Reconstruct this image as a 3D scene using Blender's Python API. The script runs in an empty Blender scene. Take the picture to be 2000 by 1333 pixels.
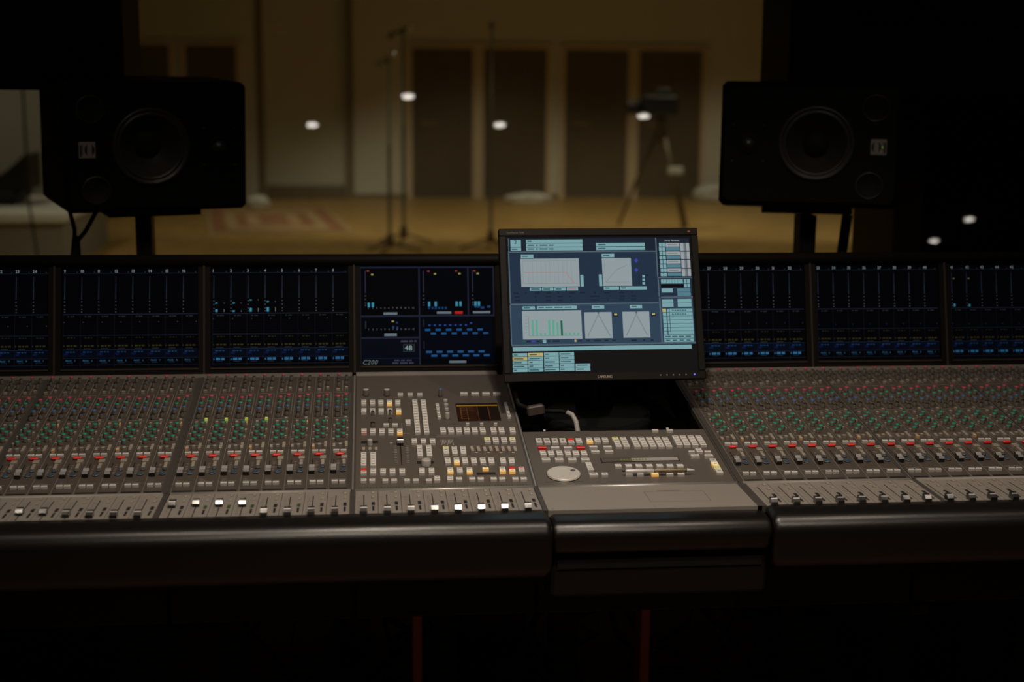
import bpy, math, random, zlib
import numpy as np
from mathutils import Matrix, Vector
random.seed(7)
PI = math.pi
SC = bpy.context.scene
COL = SC.collection

# ---------------------------------------------------------------- camera, world, exposure, lamps
cam = bpy.data.cameras.new('camera')
cam_o = bpy.data.objects.new('camera', cam)
COL.objects.link(cam_o)
yaw, pitch, roll = math.radians(5.8326), math.radians(10.0), math.radians(0.46097)
cp, sp, cy, sy = math.cos(pitch), math.sin(pitch), math.cos(yaw), math.sin(yaw)
fw = Vector((sy * cp, cy * cp, -sp)); r0 = Vector((cy, -sy, 0)); u0 = r0.cross(fw)
rr = r0 * math.cos(roll) + u0 * math.sin(roll); uu = -r0 * math.sin(roll) + u0 * math.cos(roll)
m = Matrix((rr, uu, -fw)).transposed().to_4x4()
m.translation = Vector((0.03325, 0, 1.5))
cam_o.matrix_world = m
cam.lens = 50; cam.sensor_width = 36; cam.clip_start = 0.05; cam.clip_end = 80
cam.dof.use_dof = True; cam.dof.focus_distance = 2.92; cam.dof.aperture_fstop = 2.5
SC.camera = cam_o
SC.view_settings.view_transform = 'Standard'
SC.view_settings.look = 'None'
SC.view_settings.exposure = 0.0
SC.view_settings.gamma = 1.0
SC.view_settings.use_curve_mapping = False
SC.cycles.use_denoising = True
SC.cycles.max_bounces = 6
SC.cycles.sample_clamp_indirect = 4
w = bpy.data.worlds.new('world'); SC.world = w; w.use_nodes = True
w.node_tree.nodes['Background'].inputs[0].default_value = (0, 0, 0, 1)
w.node_tree.nodes['Background'].inputs[1].default_value = 0

def spot(name, loc, target, power, col, angle, blend=0.6, radius=0.04):
    l = bpy.data.lights.new(name, 'SPOT'); l.energy = power; l.color = col
    l.spot_size = math.radians(angle); l.spot_blend = blend; l.shadow_soft_size = radius
    o = bpy.data.objects.new(name, l); COL.objects.link(o)
    o.location = loc
    o.rotation_euler = (Vector(target) - Vector(loc)).to_track_quat('-Z', 'Y').to_euler()
    return o

WARM = (1.0, 0.85, 0.69)
CEIL = 2.75
# ceiling downlights of the control room over the console
CONSOLE_LAMPS = [(-1.05, 2.15, 2.5), (-0.42, 2.15, 20), (0.36, 2.15, 60), (1.12, 2.15, 25), (1.85, 2.15, 3)]
for x, y, p in CONSOLE_LAMPS:
    spot('downlight_beam', (x, y, CEIL - 0.07), (x + 0.02, y + 0.45, 0.8), p, WARM, 97, 0.9, 0.035)
# the row of downlights further back, over the producer's side
for x, y, p in ((-0.301, 0.641, 15), (0.274, 1.168, 38), (0.856, 0.661, 33), (1.73, 0.843, 4)):
    spot('downlight_beam', (x, y, CEIL - 0.07), (x, y + 0.6, 0.0), p, WARM, 100, 0.8, 0.035)
# the hall beyond the glass: added unseen spots that brighten its floor and walls
for x, y, p, ty_, ang in ((-0.4, 14.8, 110, 16.8, 66), (1.6, 14.5, 290, 16.8, 70), (4.9, 14.5, 290, 16.8, 70), (1.2, 9.0, 310, 10.5, 95), (4.6, 9.0, 270, 10.5, 95), (-3.9, 11.5, 105, 12.7, 95), (-3.2, 16.0, 18, 17.0, 90)):
    spot('hall_fill_spot', (x, y, 5.0), (x, ty_, 0), p, (1.0, 0.91, 0.67), ang, 0.5, 0.15)

# ---------------------------------------------------------------- helpers
def srgb(r, g, b):
    f = lambda c: (c / 255 / 12.92) if c <= 10 else ((c / 255 + 0.055) / 1.055) ** 2.4
    return (f(r), f(g), f(b))

MATS = {}
def mat(name, col, rough=0.5, metal=0.0, emit=None, estr=1.0, noise=0.0, nscale=40, bump=0.0, spec=0.5, coat=0.0):
    mt = bpy.data.materials.new(name); mt.use_nodes = True
    nt = mt.node_tree; b = nt.nodes['Principled BSDF']
    b.inputs['Base Color'].default_value = (*col, 1)
    b.inputs['Roughness'].default_value = rough
    b.inputs['Metallic'].default_value = metal
    b.inputs['Specular IOR Level'].default_value = spec
    b.inputs['Coat Weight'].default_value = coat
    if emit:
        b.inputs['Emission Color'].default_value = (*emit, 1)
        b.inputs['Emission Strength'].default_value = estr
    if noise or bump:
        tc = nt.nodes.new('ShaderNodeTexCoord'); n = nt.nodes.new('ShaderNodeTexNoise')
        n.inputs['Scale'].default_value = nscale; n.inputs['Detail'].default_value = 4
        nt.links.new(tc.outputs['Object'], n.inputs['Vector'])
        if noise:
            mx = nt.nodes.new('ShaderNodeMix'); mx.data_type = 'RGBA'
            mx.inputs[6].default_value = (*[c * (1 - noise) for c in col], 1)
            mx.inputs[7].default_value = (*[min(1, c * (1 + noise)) for c in col], 1)
            nt.links.new(n.outputs['Fac'], mx.inputs[0]); nt.links.new(mx.outputs[2], b.inputs['Base Color'])
        if bump:
            bp = nt.nodes.new('ShaderNodeBump'); bp.inputs['Strength'].default_value = bump
            bp.inputs['Distance'].default_value = 0.002
            nt.links.new(n.outputs['Fac'], bp.inputs['Height']); nt.links.new(bp.outputs['Normal'], b.inputs['Normal'])
    MATS[name] = mt
    return mt

mat('panel', (0.102, 0.086, 0.073), 0.42, noise=0.12, nscale=300)
mat('strip_panel', (0.078, 0.064, 0.053), 0.42, noise=0.15, nscale=300)
mat('fader_panel', (0.245, 0.222, 0.198), 0.42, noise=0.06, nscale=200)
mat('fader_mid', (0.17, 0.15, 0.13), 0.42)
mat('alloy_edge', (0.42, 0.40, 0.38), 0.35, 0.6)
mat('print', (0.33, 0.31, 0.29), 0.6)
mat('divider', (0.21, 0.19, 0.17), 0.5)
mat('slot', (0.006, 0.005, 0.005), 0.7)
mat('seam', (0.06, 0.053, 0.048), 0.45)
mat('key_white', (0.60, 0.575, 0.55), 0.4)
mat('key_beige', (0.29, 0.25, 0.205), 0.42)
mat('key_text', (0.13, 0.12, 0.11), 0.6)
mat('key_red', (0.72, 0.03, 0.02), 0.4)
mat('key_pink', (0.66, 0.40, 0.37), 0.4)
mat('key_amber', (0.66, 0.60, 0.42), 0.4, emit=(1.0, 0.80, 0.38), estr=0.30)
mat('key_amber_side', (0.70, 0.45, 0.15), 0.4, emit=(1.0, 0.50, 0.12), estr=0.42)
mat('key_pale', (0.68, 0.66, 0.36), 0.4, emit=(0.8, 0.75, 0.15), estr=0.10)
mat('key_lime', (0.45, 0.52, 0.12), 0.4, emit=(0.55, 0.75, 0.10), estr=0.24)
mat('key_orange', (0.48, 0.33, 0.19), 0.4, emit=(0.9, 0.4, 0.08), estr=0.05)
mat('knob_body', (0.15, 0.132, 0.112), 0.5)
mat('cap_red', (0.58, 0.06, 0.115), 0.45)
mat('cap_green', (0.014, 0.29, 0.19), 0.45)
mat('cap_blue', (0.045, 0.155, 0.38), 0.45)
mat('cap_dark', (0.012, 0.011, 0.011), 0.4)
mat('cap_silver', (0.42, 0.40, 0.37), 0.35)
mat('ring_blue', (0.018, 0.062, 0.115), 0.45)
mat('fader_silver', (0.48, 0.47, 0.48), 0.22, 0.4)
mat('fader_black', (0.008, 0.008, 0.008), 0.16, coat=0.4)
mat('fader_gloss', (0.018, 0.016, 0.015), 0.15, spec=1.0)
mat('wheel', (0.66, 0.62, 0.57), 0.36, 0.3)
mat('vinyl', (0.007, 0.006, 0.0053), 0.31, bump=0.12, nscale=420, noise=0.2)
mat('console_dark', (0.014, 0.011, 0.009), 0.55, noise=0.2, spec=0.15)
mat('bridge', (0.0065, 0.005, 0.004), 0.55, spec=0.1)
mat('bridge_lip', (0.032, 0.024, 0.020), 0.5, spec=0.2)
mat('black_plastic', (0.008, 0.0072, 0.0066), 0.4, spec=0.3)
mat('monitor_bezel', (0.011, 0.0092, 0.0082), 0.4, spec=0.15)
mat('white_print', (0.42, 0.37, 0.34), 0.6)
mat('grey_print', (0.20, 0.17, 0.15), 0.6)
mat('blue_led', (0.05, 0.05, 0.3), 0.4, emit=(0.12, 0.12, 0.75), estr=0.9)
mat('green_led', (0.05, 0.15, 0.02), 0.4, emit=(0.25, 0.5, 0.06), estr=0.5)
mat('dim_green', (0.02, 0.035, 0.012), 0.4, emit=(0.03, 0.05, 0.012), estr=0.5)
mat('cone', (0.040, 0.034, 0.030), 0.34)
mat('speaker_box', (0.0042, 0.004, 0.0036), 0.55, bump=0.1, nscale=500, spec=0.15)
mat('port', (0.0015, 0.0015, 0.0015), 0.8)
mat('well_black', (0.003, 0.0028, 0.0026), 0.8, spec=0.1)
mat('badge', (0.34, 0.31, 0.28), 0.45)
mat('badge_dark', (0.01, 0.01, 0.01), 0.5)
mat('stand_black', (0.006, 0.006, 0.006), 0.5)
mat('soffit', (0.05, 0.018, 0.014), 0.6, noise=0.2, nscale=8)
mat('grille', (0.004, 0.004, 0.004), 0.9)
mat('room_dark', (0.035, 0.025, 0.018), 0.8)
mat('room_wood', (0.08, 0.035, 0.018), 0.6, noise=0.25, nscale=9)
mat('floor_dark', (0.14, 0.072, 0.043), 0.7, noise=0.2)
mat('hall_wall', (0.63, 0.60, 0.50), 0.8, noise=0.04, nscale=3)
mat('hall_ceiling', (0.36, 0.42, 0.52), 0.8)
mat('hall_wall_dark', (0.22, 0.17, 0.11), 0.8)
mat('hall_panel', (0.122, 0.094, 0.058), 0.75, noise=0.2, nscale=6)
mat('hall_frame', (0.62, 0.49, 0.34), 0.7)
mat('hall_grey', (0.42, 0.42, 0.37), 0.8)
mat('riser', (0.30, 0.29, 0.25), 0.7)
mat('white_cloth', (0.75, 0.74, 0.68), 0.8)
mat('rug_red', (0.33, 0.15, 0.075), 0.95, noise=0.3, nscale=12)
mat('rug_cream', (0.42, 0.30, 0.14), 0.95)
mat('stand_metal', (0.095, 0.075, 0.046), 0.45, 0.4)
mat('chrome', (0.6, 0.6, 0.58), 0.15, 1.0)
mat('cable_black', (0.005, 0.005, 0.005), 0.75, spec=0.2)
mat('cable_grey', (0.36, 0.34, 0.32), 0.5)
mat('connector', (0.06, 0.043, 0.036), 0.5)
mat('pen_silver', (0.74, 0.73, 0.73), 0.3, 0.1)
mat('pen_brown', (0.22, 0.16, 0.08), 0.35, 0.4)
mat('lcd_amber', (0.015, 0.008, 0.005), 0.3)
mat('lcd_grey', (0.10, 0.085, 0.078), 0.3)
mat('lcd_pale', (0.36, 0.32, 0.29), 0.4)
mat('leg_orange', (0.30, 0.07, 0.025), 0.5)
mat('box_brown', (0.42, 0.27, 0.13), 0.6)
mat('lamp', (0.8, 0.75, 0.7), 0.5, emit=(1.0, 0.93, 0.84), estr=9)
mat('lamp_trim', (0.3, 0.3, 0.3), 0.4, 0.5)

def wood_floor():
    mt = bpy.data.materials.new('hall_floor'); mt.use_nodes = True; nt = mt.node_tree; b = nt.nodes['Principled BSDF']
    tc = nt.nodes.new('ShaderNodeTexCoord'); mp = nt.nodes.new('ShaderNodeMapping')
    mp.inputs['Scale'].default_value = (2.2, 0.35, 1)
    br = nt.nodes.new('ShaderNodeTexBrick')
    br.inputs['Color1'].default_value = (0.50, 0.32, 0.11, 1); br.inputs['Color2'].default_value = (0.43, 0.27, 0.09, 1)
    br.inputs['Mortar'].default_value = (0.22, 0.12, 0.04, 1); br.inputs['Scale'].default_value = 2; br.inputs['Mortar Size'].default_value = 0.008
    nt.links.new(tc.outputs['Object'], mp.inputs[0]); nt.links.new(mp.outputs[0], br.inputs[0])
    nt.links.new(br.outputs[0], b.inputs['Base Color']); b.inputs['Roughness'].default_value = 0.42
    MATS['hall_floor'] = mt
wood_floor()

def glass_mat():
    mt = bpy.data.materials.new('window_glass'); mt.use_nodes = True; nt = mt.node_tree
    for n in list(nt.nodes): nt.nodes.remove(n)
    out = nt.nodes.new('ShaderNodeOutputMaterial'); mx = nt.nodes.new('ShaderNodeMixShader')
    fr = nt.nodes.new('ShaderNodeFresnel'); fr.inputs[0].default_value = 1.7
    tr = nt.nodes.new('ShaderNodeBsdfTransparent'); tr.inputs[0].default_value = (0.95, 0.95, 0.92, 1)
    gl = nt.nodes.new('ShaderNodeBsdfGlossy'); gl.inputs['Roughness'].default_value = 0.0
    nt.links.new(fr.outputs[0], mx.inputs[0]); nt.links.new(tr.outputs[0], mx.inputs[1]); nt.links.new(gl.outputs[0], mx.inputs[2])
    nt.links.new(mx.outputs[0], out.inputs[0]); MATS['window_glass'] = mt
glass_mat()

def screen_mat():
    mt = bpy.data.materials.new('lit_screen'); mt.use_nodes = True; nt = mt.node_tree; b = nt.nodes['Principled BSDF']
    at = nt.nodes.new('ShaderNodeAttribute'); at.attribute_name = 'Col'
    b.inputs['Base Color'].default_value = (0.0012, 0.0012, 0.0012, 1); b.inputs['Roughness'].default_value = 0.4
    b.inputs['Specular IOR Level'].default_value = 0.02
    nt.links.new(at.outputs['Color'], b.inputs['Emission Color']); b.inputs['Emission Strength'].default_value = 1.0
    MATS['lit_screen'] = mt
screen_mat()

WORLD = {}
def link(o, parent=None, M=None):
    COL.objects.link(o)
    M = M if M is not None else Matrix.Identity(4)
    WORLD[o.name] = M
    if parent is not None:
        o.parent = parent
        o.matrix_basis = WORLD[parent.name].inverted() @ M
    else:
        o.matrix_basis = M
    return o

def T(x, y, z): return Matrix.Translation((x, y, z))

def tag(o, label, cat, group=None):
    o['label'] = label; o['category'] = cat
    if group: o['group'] = group
    return o

def thing(name, label, cat, loc, group=None, rotz=0.0):
    o = bpy.data.objects.new(name, None); o.empty_display_size = 0.1
    link(o, None, T(*loc) @ Matrix.Rotation(rotz, 4, 'Z'))
    return tag(o, label, cat, group)

class MB:
    def __init__(s): s.v = []; s.f = []; s.m = []; s.c = []; s.names = []; s.sm = []
    def mi(s, n):
        if n not in s.names: s.names.append(n)
        return s.names.index(n)
    def add(s, vs, fs, mt, col=None, smooth=False):
        k = len(s.v); s.v += [tuple(p) for p in vs]; i = s.mi(mt)
        for f in fs:
            s.f.append(tuple(k + j for j in f)); s.m.append(i); s.c.append(col or (0, 0, 0)); s.sm.append(smooth)
    def box(s, x0, y0, z0, x1, y1, z1, mt, top=None, b=0.0):
        if b <= 0:
            vs = [(x, y, z) for z in (z0, z1) for y in (y0, y1) for x in (x0, x1)]
            s.add(vs, [(0, 2, 3, 1), (0, 1, 5, 4), (1, 3, 7, 5), (3, 2, 6, 7), (2, 0, 4, 6)], mt)
            s.add(vs, [(4, 5, 7, 6)], top or mt)
            return
        rings = [(0, z0), (0, z1 - b), (b, z1)]
        if z1 - z0 > 2.5 * b: rings = [(b, z0), (0, z0 + b), (0, z1 - b), (b, z1)]
        vs = []
        for ins, z in rings:
            a0, a1, c0, c1 = x0 + ins, x1 - ins, y0 + ins, y1 - ins
            e = b
            vs += [(a0 + e, c0, z), (a1 - e, c0, z), (a1, c0 + e, z), (a1, c1 - e, z), (a1 - e, c1, z), (a0 + e, c1, z), (a0, c1 - e, z), (a0, c0 + e, z)]
        fs = []
        for q in range(len(rings) - 1):
            for i in range(8):
                j = (i + 1) % 8; fs.append((q * 8 + i, q * 8 + j, q * 8 + 8 + j, q * 8 + 8 + i))
        fs.append(tuple(range(7, -1, -1)))
        n = (len(rings) - 1) * 8
        s.add(vs, fs, mt)
        s.add(vs[n:], [tuple(range(8))], top or mt)
    def lathe(s, prof, mt, seg=16, c=(0, 0, 0), mats=None, smooth=True, axis='z', close=True):
        """prof: (radius, height) from bottom to top"""
        vs = []
        for r, h in prof:
            for i in range(seg):
                a = 2 * PI * i / seg
                p = (r * math.cos(a), r * math.sin(a), h)
                if axis == 'y': p = (p[0], -p[2], p[1])
                if axis == 'x': p = (p[2], p[0], p[1])
                vs.append((p[0] + c[0], p[1] + c[1], p[2] + c[2]))
        for q in range(len(prof) - 1):
            fs = [(q * seg + i, q * seg + (i + 1) % seg, q * seg + seg + (i + 1) % seg, q * seg + seg + i) for i in range(seg)]
            k = len(s.v)
            s.add(vs, fs, (mats[q] if mats else mt), smooth=smooth) if q == 0 else s._more(base, fs, (mats[q] if mats else mt), smooth)
            if q == 0: base = k
        if close and prof[-1][0] > 1e-6:
            n = (len(prof) - 1) * seg
            s._more(base, [tuple(n + i for i in range(seg))], (mats[-1] if mats else mt), False)
        if close and prof[0][0] > 1e-6:
            s._more(base, [tuple(range(seg - 1, -1, -1))], (mats[0] if mats else mt), False)
    def _more(s, base, fs, mt, smooth):
        i = s.mi(mt)
        for f in fs:
            s.f.append(tuple(base + j for j in f)); s.m.append(i); s.c.append((0, 0, 0)); s.sm.append(smooth)
    def tube(s, pts, r, mt, seg=8):
        pts = [Vector(p) for p in pts]; n = len(pts); vs = []
        for i, p in enumerate(pts):
            d = (pts[min(i + 1, n - 1)] - pts[max(i - 1, 0)]).normalized()
            a = d.cross(Vector((0, 0, 1)))
            if a.length < 0.1: a = d.cross(Vector((1, 0, 0)))
            a.normalize(); b = d.cross(a)
            ri = r[i] if isinstance(r, (list, tuple)) else r
            for k in range(seg):
                t = 2 * PI * k / seg; vs.append(p + a * ri * math.cos(t) + b * ri * math.sin(t))
        fs = [(i * seg + k, i * seg + (k + 1) % seg, i * seg + seg + (k + 1) % seg, i * seg + seg + k) for i in range(n - 1) for k in range(seg)]
        base = len(s.v)
        s.add(vs, fs, mt, smooth=True)
        s._more(base, [tuple(range(seg - 1, -1, -1)), tuple((n - 1) * seg + k for k in range(seg))], mt, False)
    def sweep(s, prof, x0, x1, mt, cap_in=0.0, smooth=True):
        """closed profile of (y,z) swept along x; cap_in rounds the ends"""
        n = len(prof); cyy = sum(p[0] for p in prof) / n; czz = sum(p[1] for p in prof) / n
        st = [(x0, 1.0), (x1, 1.0)]
        if cap_in:
            st = [(x0, 0.80), (x0 + cap_in * 0.3, 0.93), (x0 + cap_in, 1.0), (x1 - cap_in, 1.0), (x1 - cap_in * 0.3, 0.93), (x1, 0.80)]
        vs = [(x, cyy + (y - cyy) * k, czz + (z - czz) * k) for x, k in st for y, z in prof]
        base = len(s.v)
        s.add(vs, [(i * n + j, i * n + (j + 1) % n, i * n + n + (j + 1) % n, i * n + n + j) for i in range(len(st) - 1) for j in range(n)], mt, smooth=smooth)
        s._more(base, [tuple(range(n - 1, -1, -1)), tuple((len(st) - 1) * n + j for j in range(n))], mt, False)
    def quad(s, p, mt, col=None): s.add(p, [(0, 1, 2, 3)], mt, col)
    def rect(s, x0, y0, x1, y1, z, col, mt='lit_screen'):
        s.quad([(x0, y0, z), (x1, y0, z), (x1, y1, z), (x0, y1, z)], mt, col)
    def mesh(s, name):
        me = bpy.data.meshes.new(name); me.from_pydata(s.v, [], s.f)
        for n in s.names: me.materials.append(MATS[n])
        me.polygons.foreach_set('material_index', s.m)
        me.polygons.foreach_set('use_smooth', s.sm)
        if any(c != (0, 0, 0) for c in s.c):
            at = me.color_attributes.new('Col', 'FLOAT_COLOR', 'CORNER')
            arr = []
            for f, c in zip(s.f, s.c): arr += [c[0], c[1], c[2], 1.0] * len(f)
            at.data.foreach_set('color', arr)
        me.update()
        return me
    def build(s, name, parent=None, M=None, **kw):
        o = bpy.data.objects.new(name, s.mesh(name))
        for k, v in kw.items(): o[k] = v
        return link(o, parent, M)

def inst(name, me, parent, M):
    return link(bpy.data.objects.new(name, me), parent, M)

# glyphs: every character once, as flat triangles
GLYPH = {}
def make_glyphs(chars):
    tmp = []
    for ch in chars:
        cu = bpy.data.curves.new('glyph', 'FONT'); cu.body = ch; cu.size = 1; cu.resolution_u = 2
        o = bpy.data.objects.new('glyph', cu); COL.objects.link(o); tmp.append((ch, o, cu))
    dg = bpy.context.evaluated_depsgraph_get(); dg.update()
    for ch, o, cu in tmp:
        me = bpy.data.meshes.new_from_object(o.evaluated_get(dg))
        vs = [(v.co.x, v.co.y) for v in me.vertices]; fs = [tuple(p.vertices) for p in me.polygons]
        xs = [v[0] for v in vs]
        GLYPH[ch] = (vs, fs, min(xs), max(xs))
        bpy.data.meshes.remove(me)
    for ch, o, cu in tmp:
        bpy.data.objects.remove(o); bpy.data.curves.remove(cu)
make_glyphs('ABCDEGHILMNOPQRSTUVYacehilnrstyBbu0123456789')
def text(mb, s, x, y, z, size, col=None, mt='lit_screen', shear=0.0, bold=0.0, xs=1.0):
    for ch in s:
        if ch == ' ': x += 0.3 * size * xs; continue
        vs, fs, a, b = GLYPH[ch]
        for off in ((0, bold * size) if bold else (0,)):
            mb.add([(x + ((vx - a) + vy * shear) * size * xs + off, y + vy * size, z) for vx, vy in vs], fs, mt, col)
        x += (max(b - a, 0.16) + 0.11) * size * xs
    return x

# ---------------------------------------------------------------- the setting
def struct(name, mb, M=None, parent=None):
    o = mb.build(name, parent, M)
    if parent is None: o['kind'] = 'structure'
    return o

X0, X1, Y0, Y1 = -3.6, 5.8, -3.6, 4.55
b = MB(); b.box(X0, Y0, -0.1, X1, 4.75, 0.0, 'floor_dark'); struct('floor', b)
b = MB(); b.box(X0, Y0, CEIL, X1, 4.9, CEIL + 0.1, 'room_dark'); struct('ceiling', b)
b = MB(); b.box(X0 - 0.1, Y0, 0, X0, 4.75, CEIL, 'room_dark'); struct('wall_left', b)
b = MB(); b.box(X1, Y0, 0, X1 + 0.1, 4.75, CEIL, 'room_dark'); struct('wall_right', b)
b = MB(); b.box(X0 - 0.1, Y0 - 0.1, 0, X1 + 0.1, Y0, CEIL, 'room_dark'); struct('wall_back', b)
WIN_Z0, WIN_Z1, W1X0, W1X1, W2X0, W2X1, W2Z1 = 0.90, 2.55, -2.4, 1.764, 1.861, 3.2, 1.50
b = MB()
b.box(X0, 4.55, 0, X1, 4.75, WIN_Z0, 'room_wood')
b.box(X0, 4.55, WIN_Z0, W1X0, 4.95, CEIL, 'room_dark')
b.box(W1X1, 4.55, WIN_Z0, W2X0, 4.95, CEIL, 'room_wood')
b.box(W2X0, 4.55, W2Z1, W2X1, 4.95, CEIL, 'room_wood')
b.box(W2X1, 4.55, WIN_Z0, X1, 4.75, CEIL, 'room_dark')
b.box(W1X0, 4.55, WIN_Z1, W1X1, 4.95, CEIL, 'room_dark')
struct('wall_front', b)
TILT = math.radians(10)
def pane(name, x0, x1, z0, z1, frame):
    g = MB(); h = (z1 - z0) / math.cos(TILT)
    g.box(x0, -0.004, 0, x1, 0.004, h, 'window_glass')
    Mg = T(0, 4.60 + (z0 - 0.95) * math.tan(TILT), z0) @ Matrix.Rotation(-TILT, 4, 'X')
    win = struct(name, g, Mg)
    return win
w1 = pane('window_1', W1X0, W1X1, WIN_Z0, WIN_Z1, True)
w2 = pane('window_2', W2X0, W2X1, WIN_Z0, W2Z1, True)
for wn, xa, xb in ((w1, W1X0, W1X1), (w2, W2X0, W2X1)):
    f = MB(); f.box(xa, 4.55, WIN_Z0 - 0.02, xb, 4.66, WIN_Z0 + 0.012, 'room_wood'); f.build('window_sill', wn)
# hall beyond the glass
HX0, HX1, HY, HZ = -7.0, 9.5, 20.0, 5.3
b = MB(); b.box(HX0, 4.75, -0.1, HX1, HY, 0.0, 'hall_floor'); struct('floor_hall', b)
b = MB(); b.box(HX0, 4.9, HZ, HX1, HY, HZ + 0.1, 'hall_ceiling'); struct('ceiling_hall', b)
b = MB(); b.box(HX0 - 0.1, 4.75, 0, HX0, HY, HZ, 'hall_wall'); struct('wall_hall_left', b)
b = MB(); b.box(HX1, 4.75, 0, HX1 + 0.1, HY, HZ, 'hall_wall'); struct('wall_hall_right', b)
b = MB()
b.box(HX0, HY, 0, -1.36, HY + 0.3, HZ, 'hall_wall')
b.box(-1.36, HY + 0.12, 0, -0.25, HY + 0.3, HZ, 'hall_wall')
b.box(-0.25, HY, 0, HX1, HY + 0.3, HZ, 'hall_wall')
wh = struct('wall_hall_back', b)
# niche skirting, groove strip and pilaster
b = MB(); b.box(-1.36, HY + 0.03, 0.0, -0.26, HY + 0.12, 0.17, 'hall_wall_dark'); struct('baseboard_niche', b)
b = MB(); b.box(-0.235, HY - 0.03, 0, -0.15, HY, HZ, 'hall_wall_dark'); struct('trim_1', b)
b = MB(); b.box(-1.46, HY - 0.02, 0, -1.37, HY, HZ, 'hall_wall_dark'); struct('trim_2', b)
b = MB(); b.box(-0.14, HY - 0.025, 0, HX1, HY, 0.06, 'hall_wall_dark'); struct('baseboard_back', b)
# black board close behind the second pane, stands in for a dark room
b = MB(); b.box(W2X0 + 0.01, 4.90, 0.6, W2X1 + 0.6, 4.93, 2.4, 'grille'); struct('wall_booth_standin', b)

# ---------------------------------------------------------------- hall contents
PANELS = [(-3.22, -2.62), (-2.40, -1.73), (0.66, 1.50), (1.65, 2.53), (2.79, 3.68), (3.83, 4.73)]
PLAB = ['dark brown wall panel partly cut off by the edge of the hanging cabinet', 'dark brown wall panel rising behind the speaker with the forked cables',
        'tall brown wall panel behind the pair of microphone stands', 'tall brown wall panel behind the single microphone stand',
        'tall brown wall panel between the lone stand and the tripod', 'tall brown wall panel behind the camera tripod']
for (xa, xb), lb in zip(PANELS, PLAB):
    t = thing('acoustic_panel', lb, 'wall panel', ((xa + xb) / 2, HY, 0.02), 'brown acoustic panels on the hall wall')
    f = MB(); f.box(xa, HY - 0.03, 0.02, xb, HY, 2.07, 'hall_panel', b=0.008); f.build('panel_board', t)
    f = MB()
    for q in ((xa - 0.07, xa, 0.0, 2.13), (xb, xb + 0.07, 0.0, 2.13)): f.box(q[0], HY - 0.05, q[2], q[1], HY, q[3], 'hall_frame')
    f.box(xa, HY - 0.05, 2.07, xb, HY, 2.13, 'hall_frame'); f.build('panel_frame', t)
    f = MB(); f.box(xa + 0.12, HY - 0.045, 1.02, xa + 0.34, HY - 0.03, 1.07, 'hall_wall_dark'); f.build('rail', t)

rug = MB()
rx, ry, ra = -1.05, 16.6, 0.12
rug.box(-0.75, -1.55, 0, 0.75, 1.55, 0.012, 'rug_cream')
t = thing('area_rug', 'red and cream patterned rug lying on the wooden hall floor', 'rug', (rx, ry, 0), rotz=ra)
MR = T(rx, ry, 0) @ Matrix.Rotation(ra, 4, 'Z')
rug.build('rug_ground', t, MR)
for i, (q0, q1) in enumerate(((0.70, 0.55), (0.42, 0.30))):
    f = MB()
    a, c = q0, q0 * 2.05
    d = q0 - q1
    f.box(-a, -c, 0.012, a, -c + d, 0.016, 'rug_red'); f.box(-a, c - d, 0.012, a, c, 0.016, 'rug_red')
    f.box(-a, -c + d, 0.012, -a + d, c - d, 0.016, 'rug_red'); f.box(a - d, -c + d, 0.012, a, c - d, 0.016, 'rug_red')
    f.build('rug_border', t, MR)
f = MB(); f.box(-0.16, -0.6, 0.012, 0.16, 0.6, 0.016, 'rug_red'); f.build('rug_medallion', t, MR)

def mic_stand(x, y, h, label, boom):
    t = thing('microphone_stand', label, 'microphone stand', (x, y, 0), 'microphone stands in the hall')
    f = MB(); f.lathe([(0.035, 0.06), (0.035, 0.16), (0.016, 0.19), (0.016, h * 0.55), (0.011, h * 0.56), (0.011, h)], 'stand_metal', 10, (x, y, 0)); f.build('pole', t)
    for k in range(3):
        a = k * 2 * PI / 3 + x
        f = MB(); f.tube([(x, y, 0.11), (x + 0.2 * math.cos(a), y + 0.2 * math.sin(a), 0.04), (x + 0.3 * math.cos(a), y + 0.3 * math.sin(a), 0.012)], 0.012, 'stand_metal', 6); f.build('leg', t)
    f = MB(); f.lathe([(0.026, h - 0.06), (0.030, h - 0.03), (0.026, h)], 'stand_metal', 10, (x, y, 0)); f.build('clutch', t)
    if boom:
        f = MB(); f.tube([(x - 0.12 * boom, y, h - 0.05), (x + 0.10 * boom, y, h + 0.02)], 0.012, 'stand_metal', 8); f.build('boom', t)
        f = MB(); f.lathe([(0.0, -0.03), (0.03, -0.02), (0.034, 0.0), (0.03, 0.02), (0, 0.03)], 'chrome', 10, (x + 0.10 * boom, y, h + 0.02)); f.build('knob', t)
        f = MB(); f.tube([(x - 0.12 * boom, y, h - 0.05), (x - 0.20 * boom, y, h - 0.085)], [0.022, 0.03], 'stand_metal', 10); f.build('microphone', t)
mic_stand(0.235, 13.2, 1.80, 'shorter of the two microphone stands standing close together in the hall', 0.5)
mic_stand(0.385, 14.0, 2.08, 'taller of the two microphone stands standing close together in the hall', 0.7)
mic_stand(1.205, 13.55, 2.13, 'lone straight microphone stand before the brown wall panels', 0)

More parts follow.
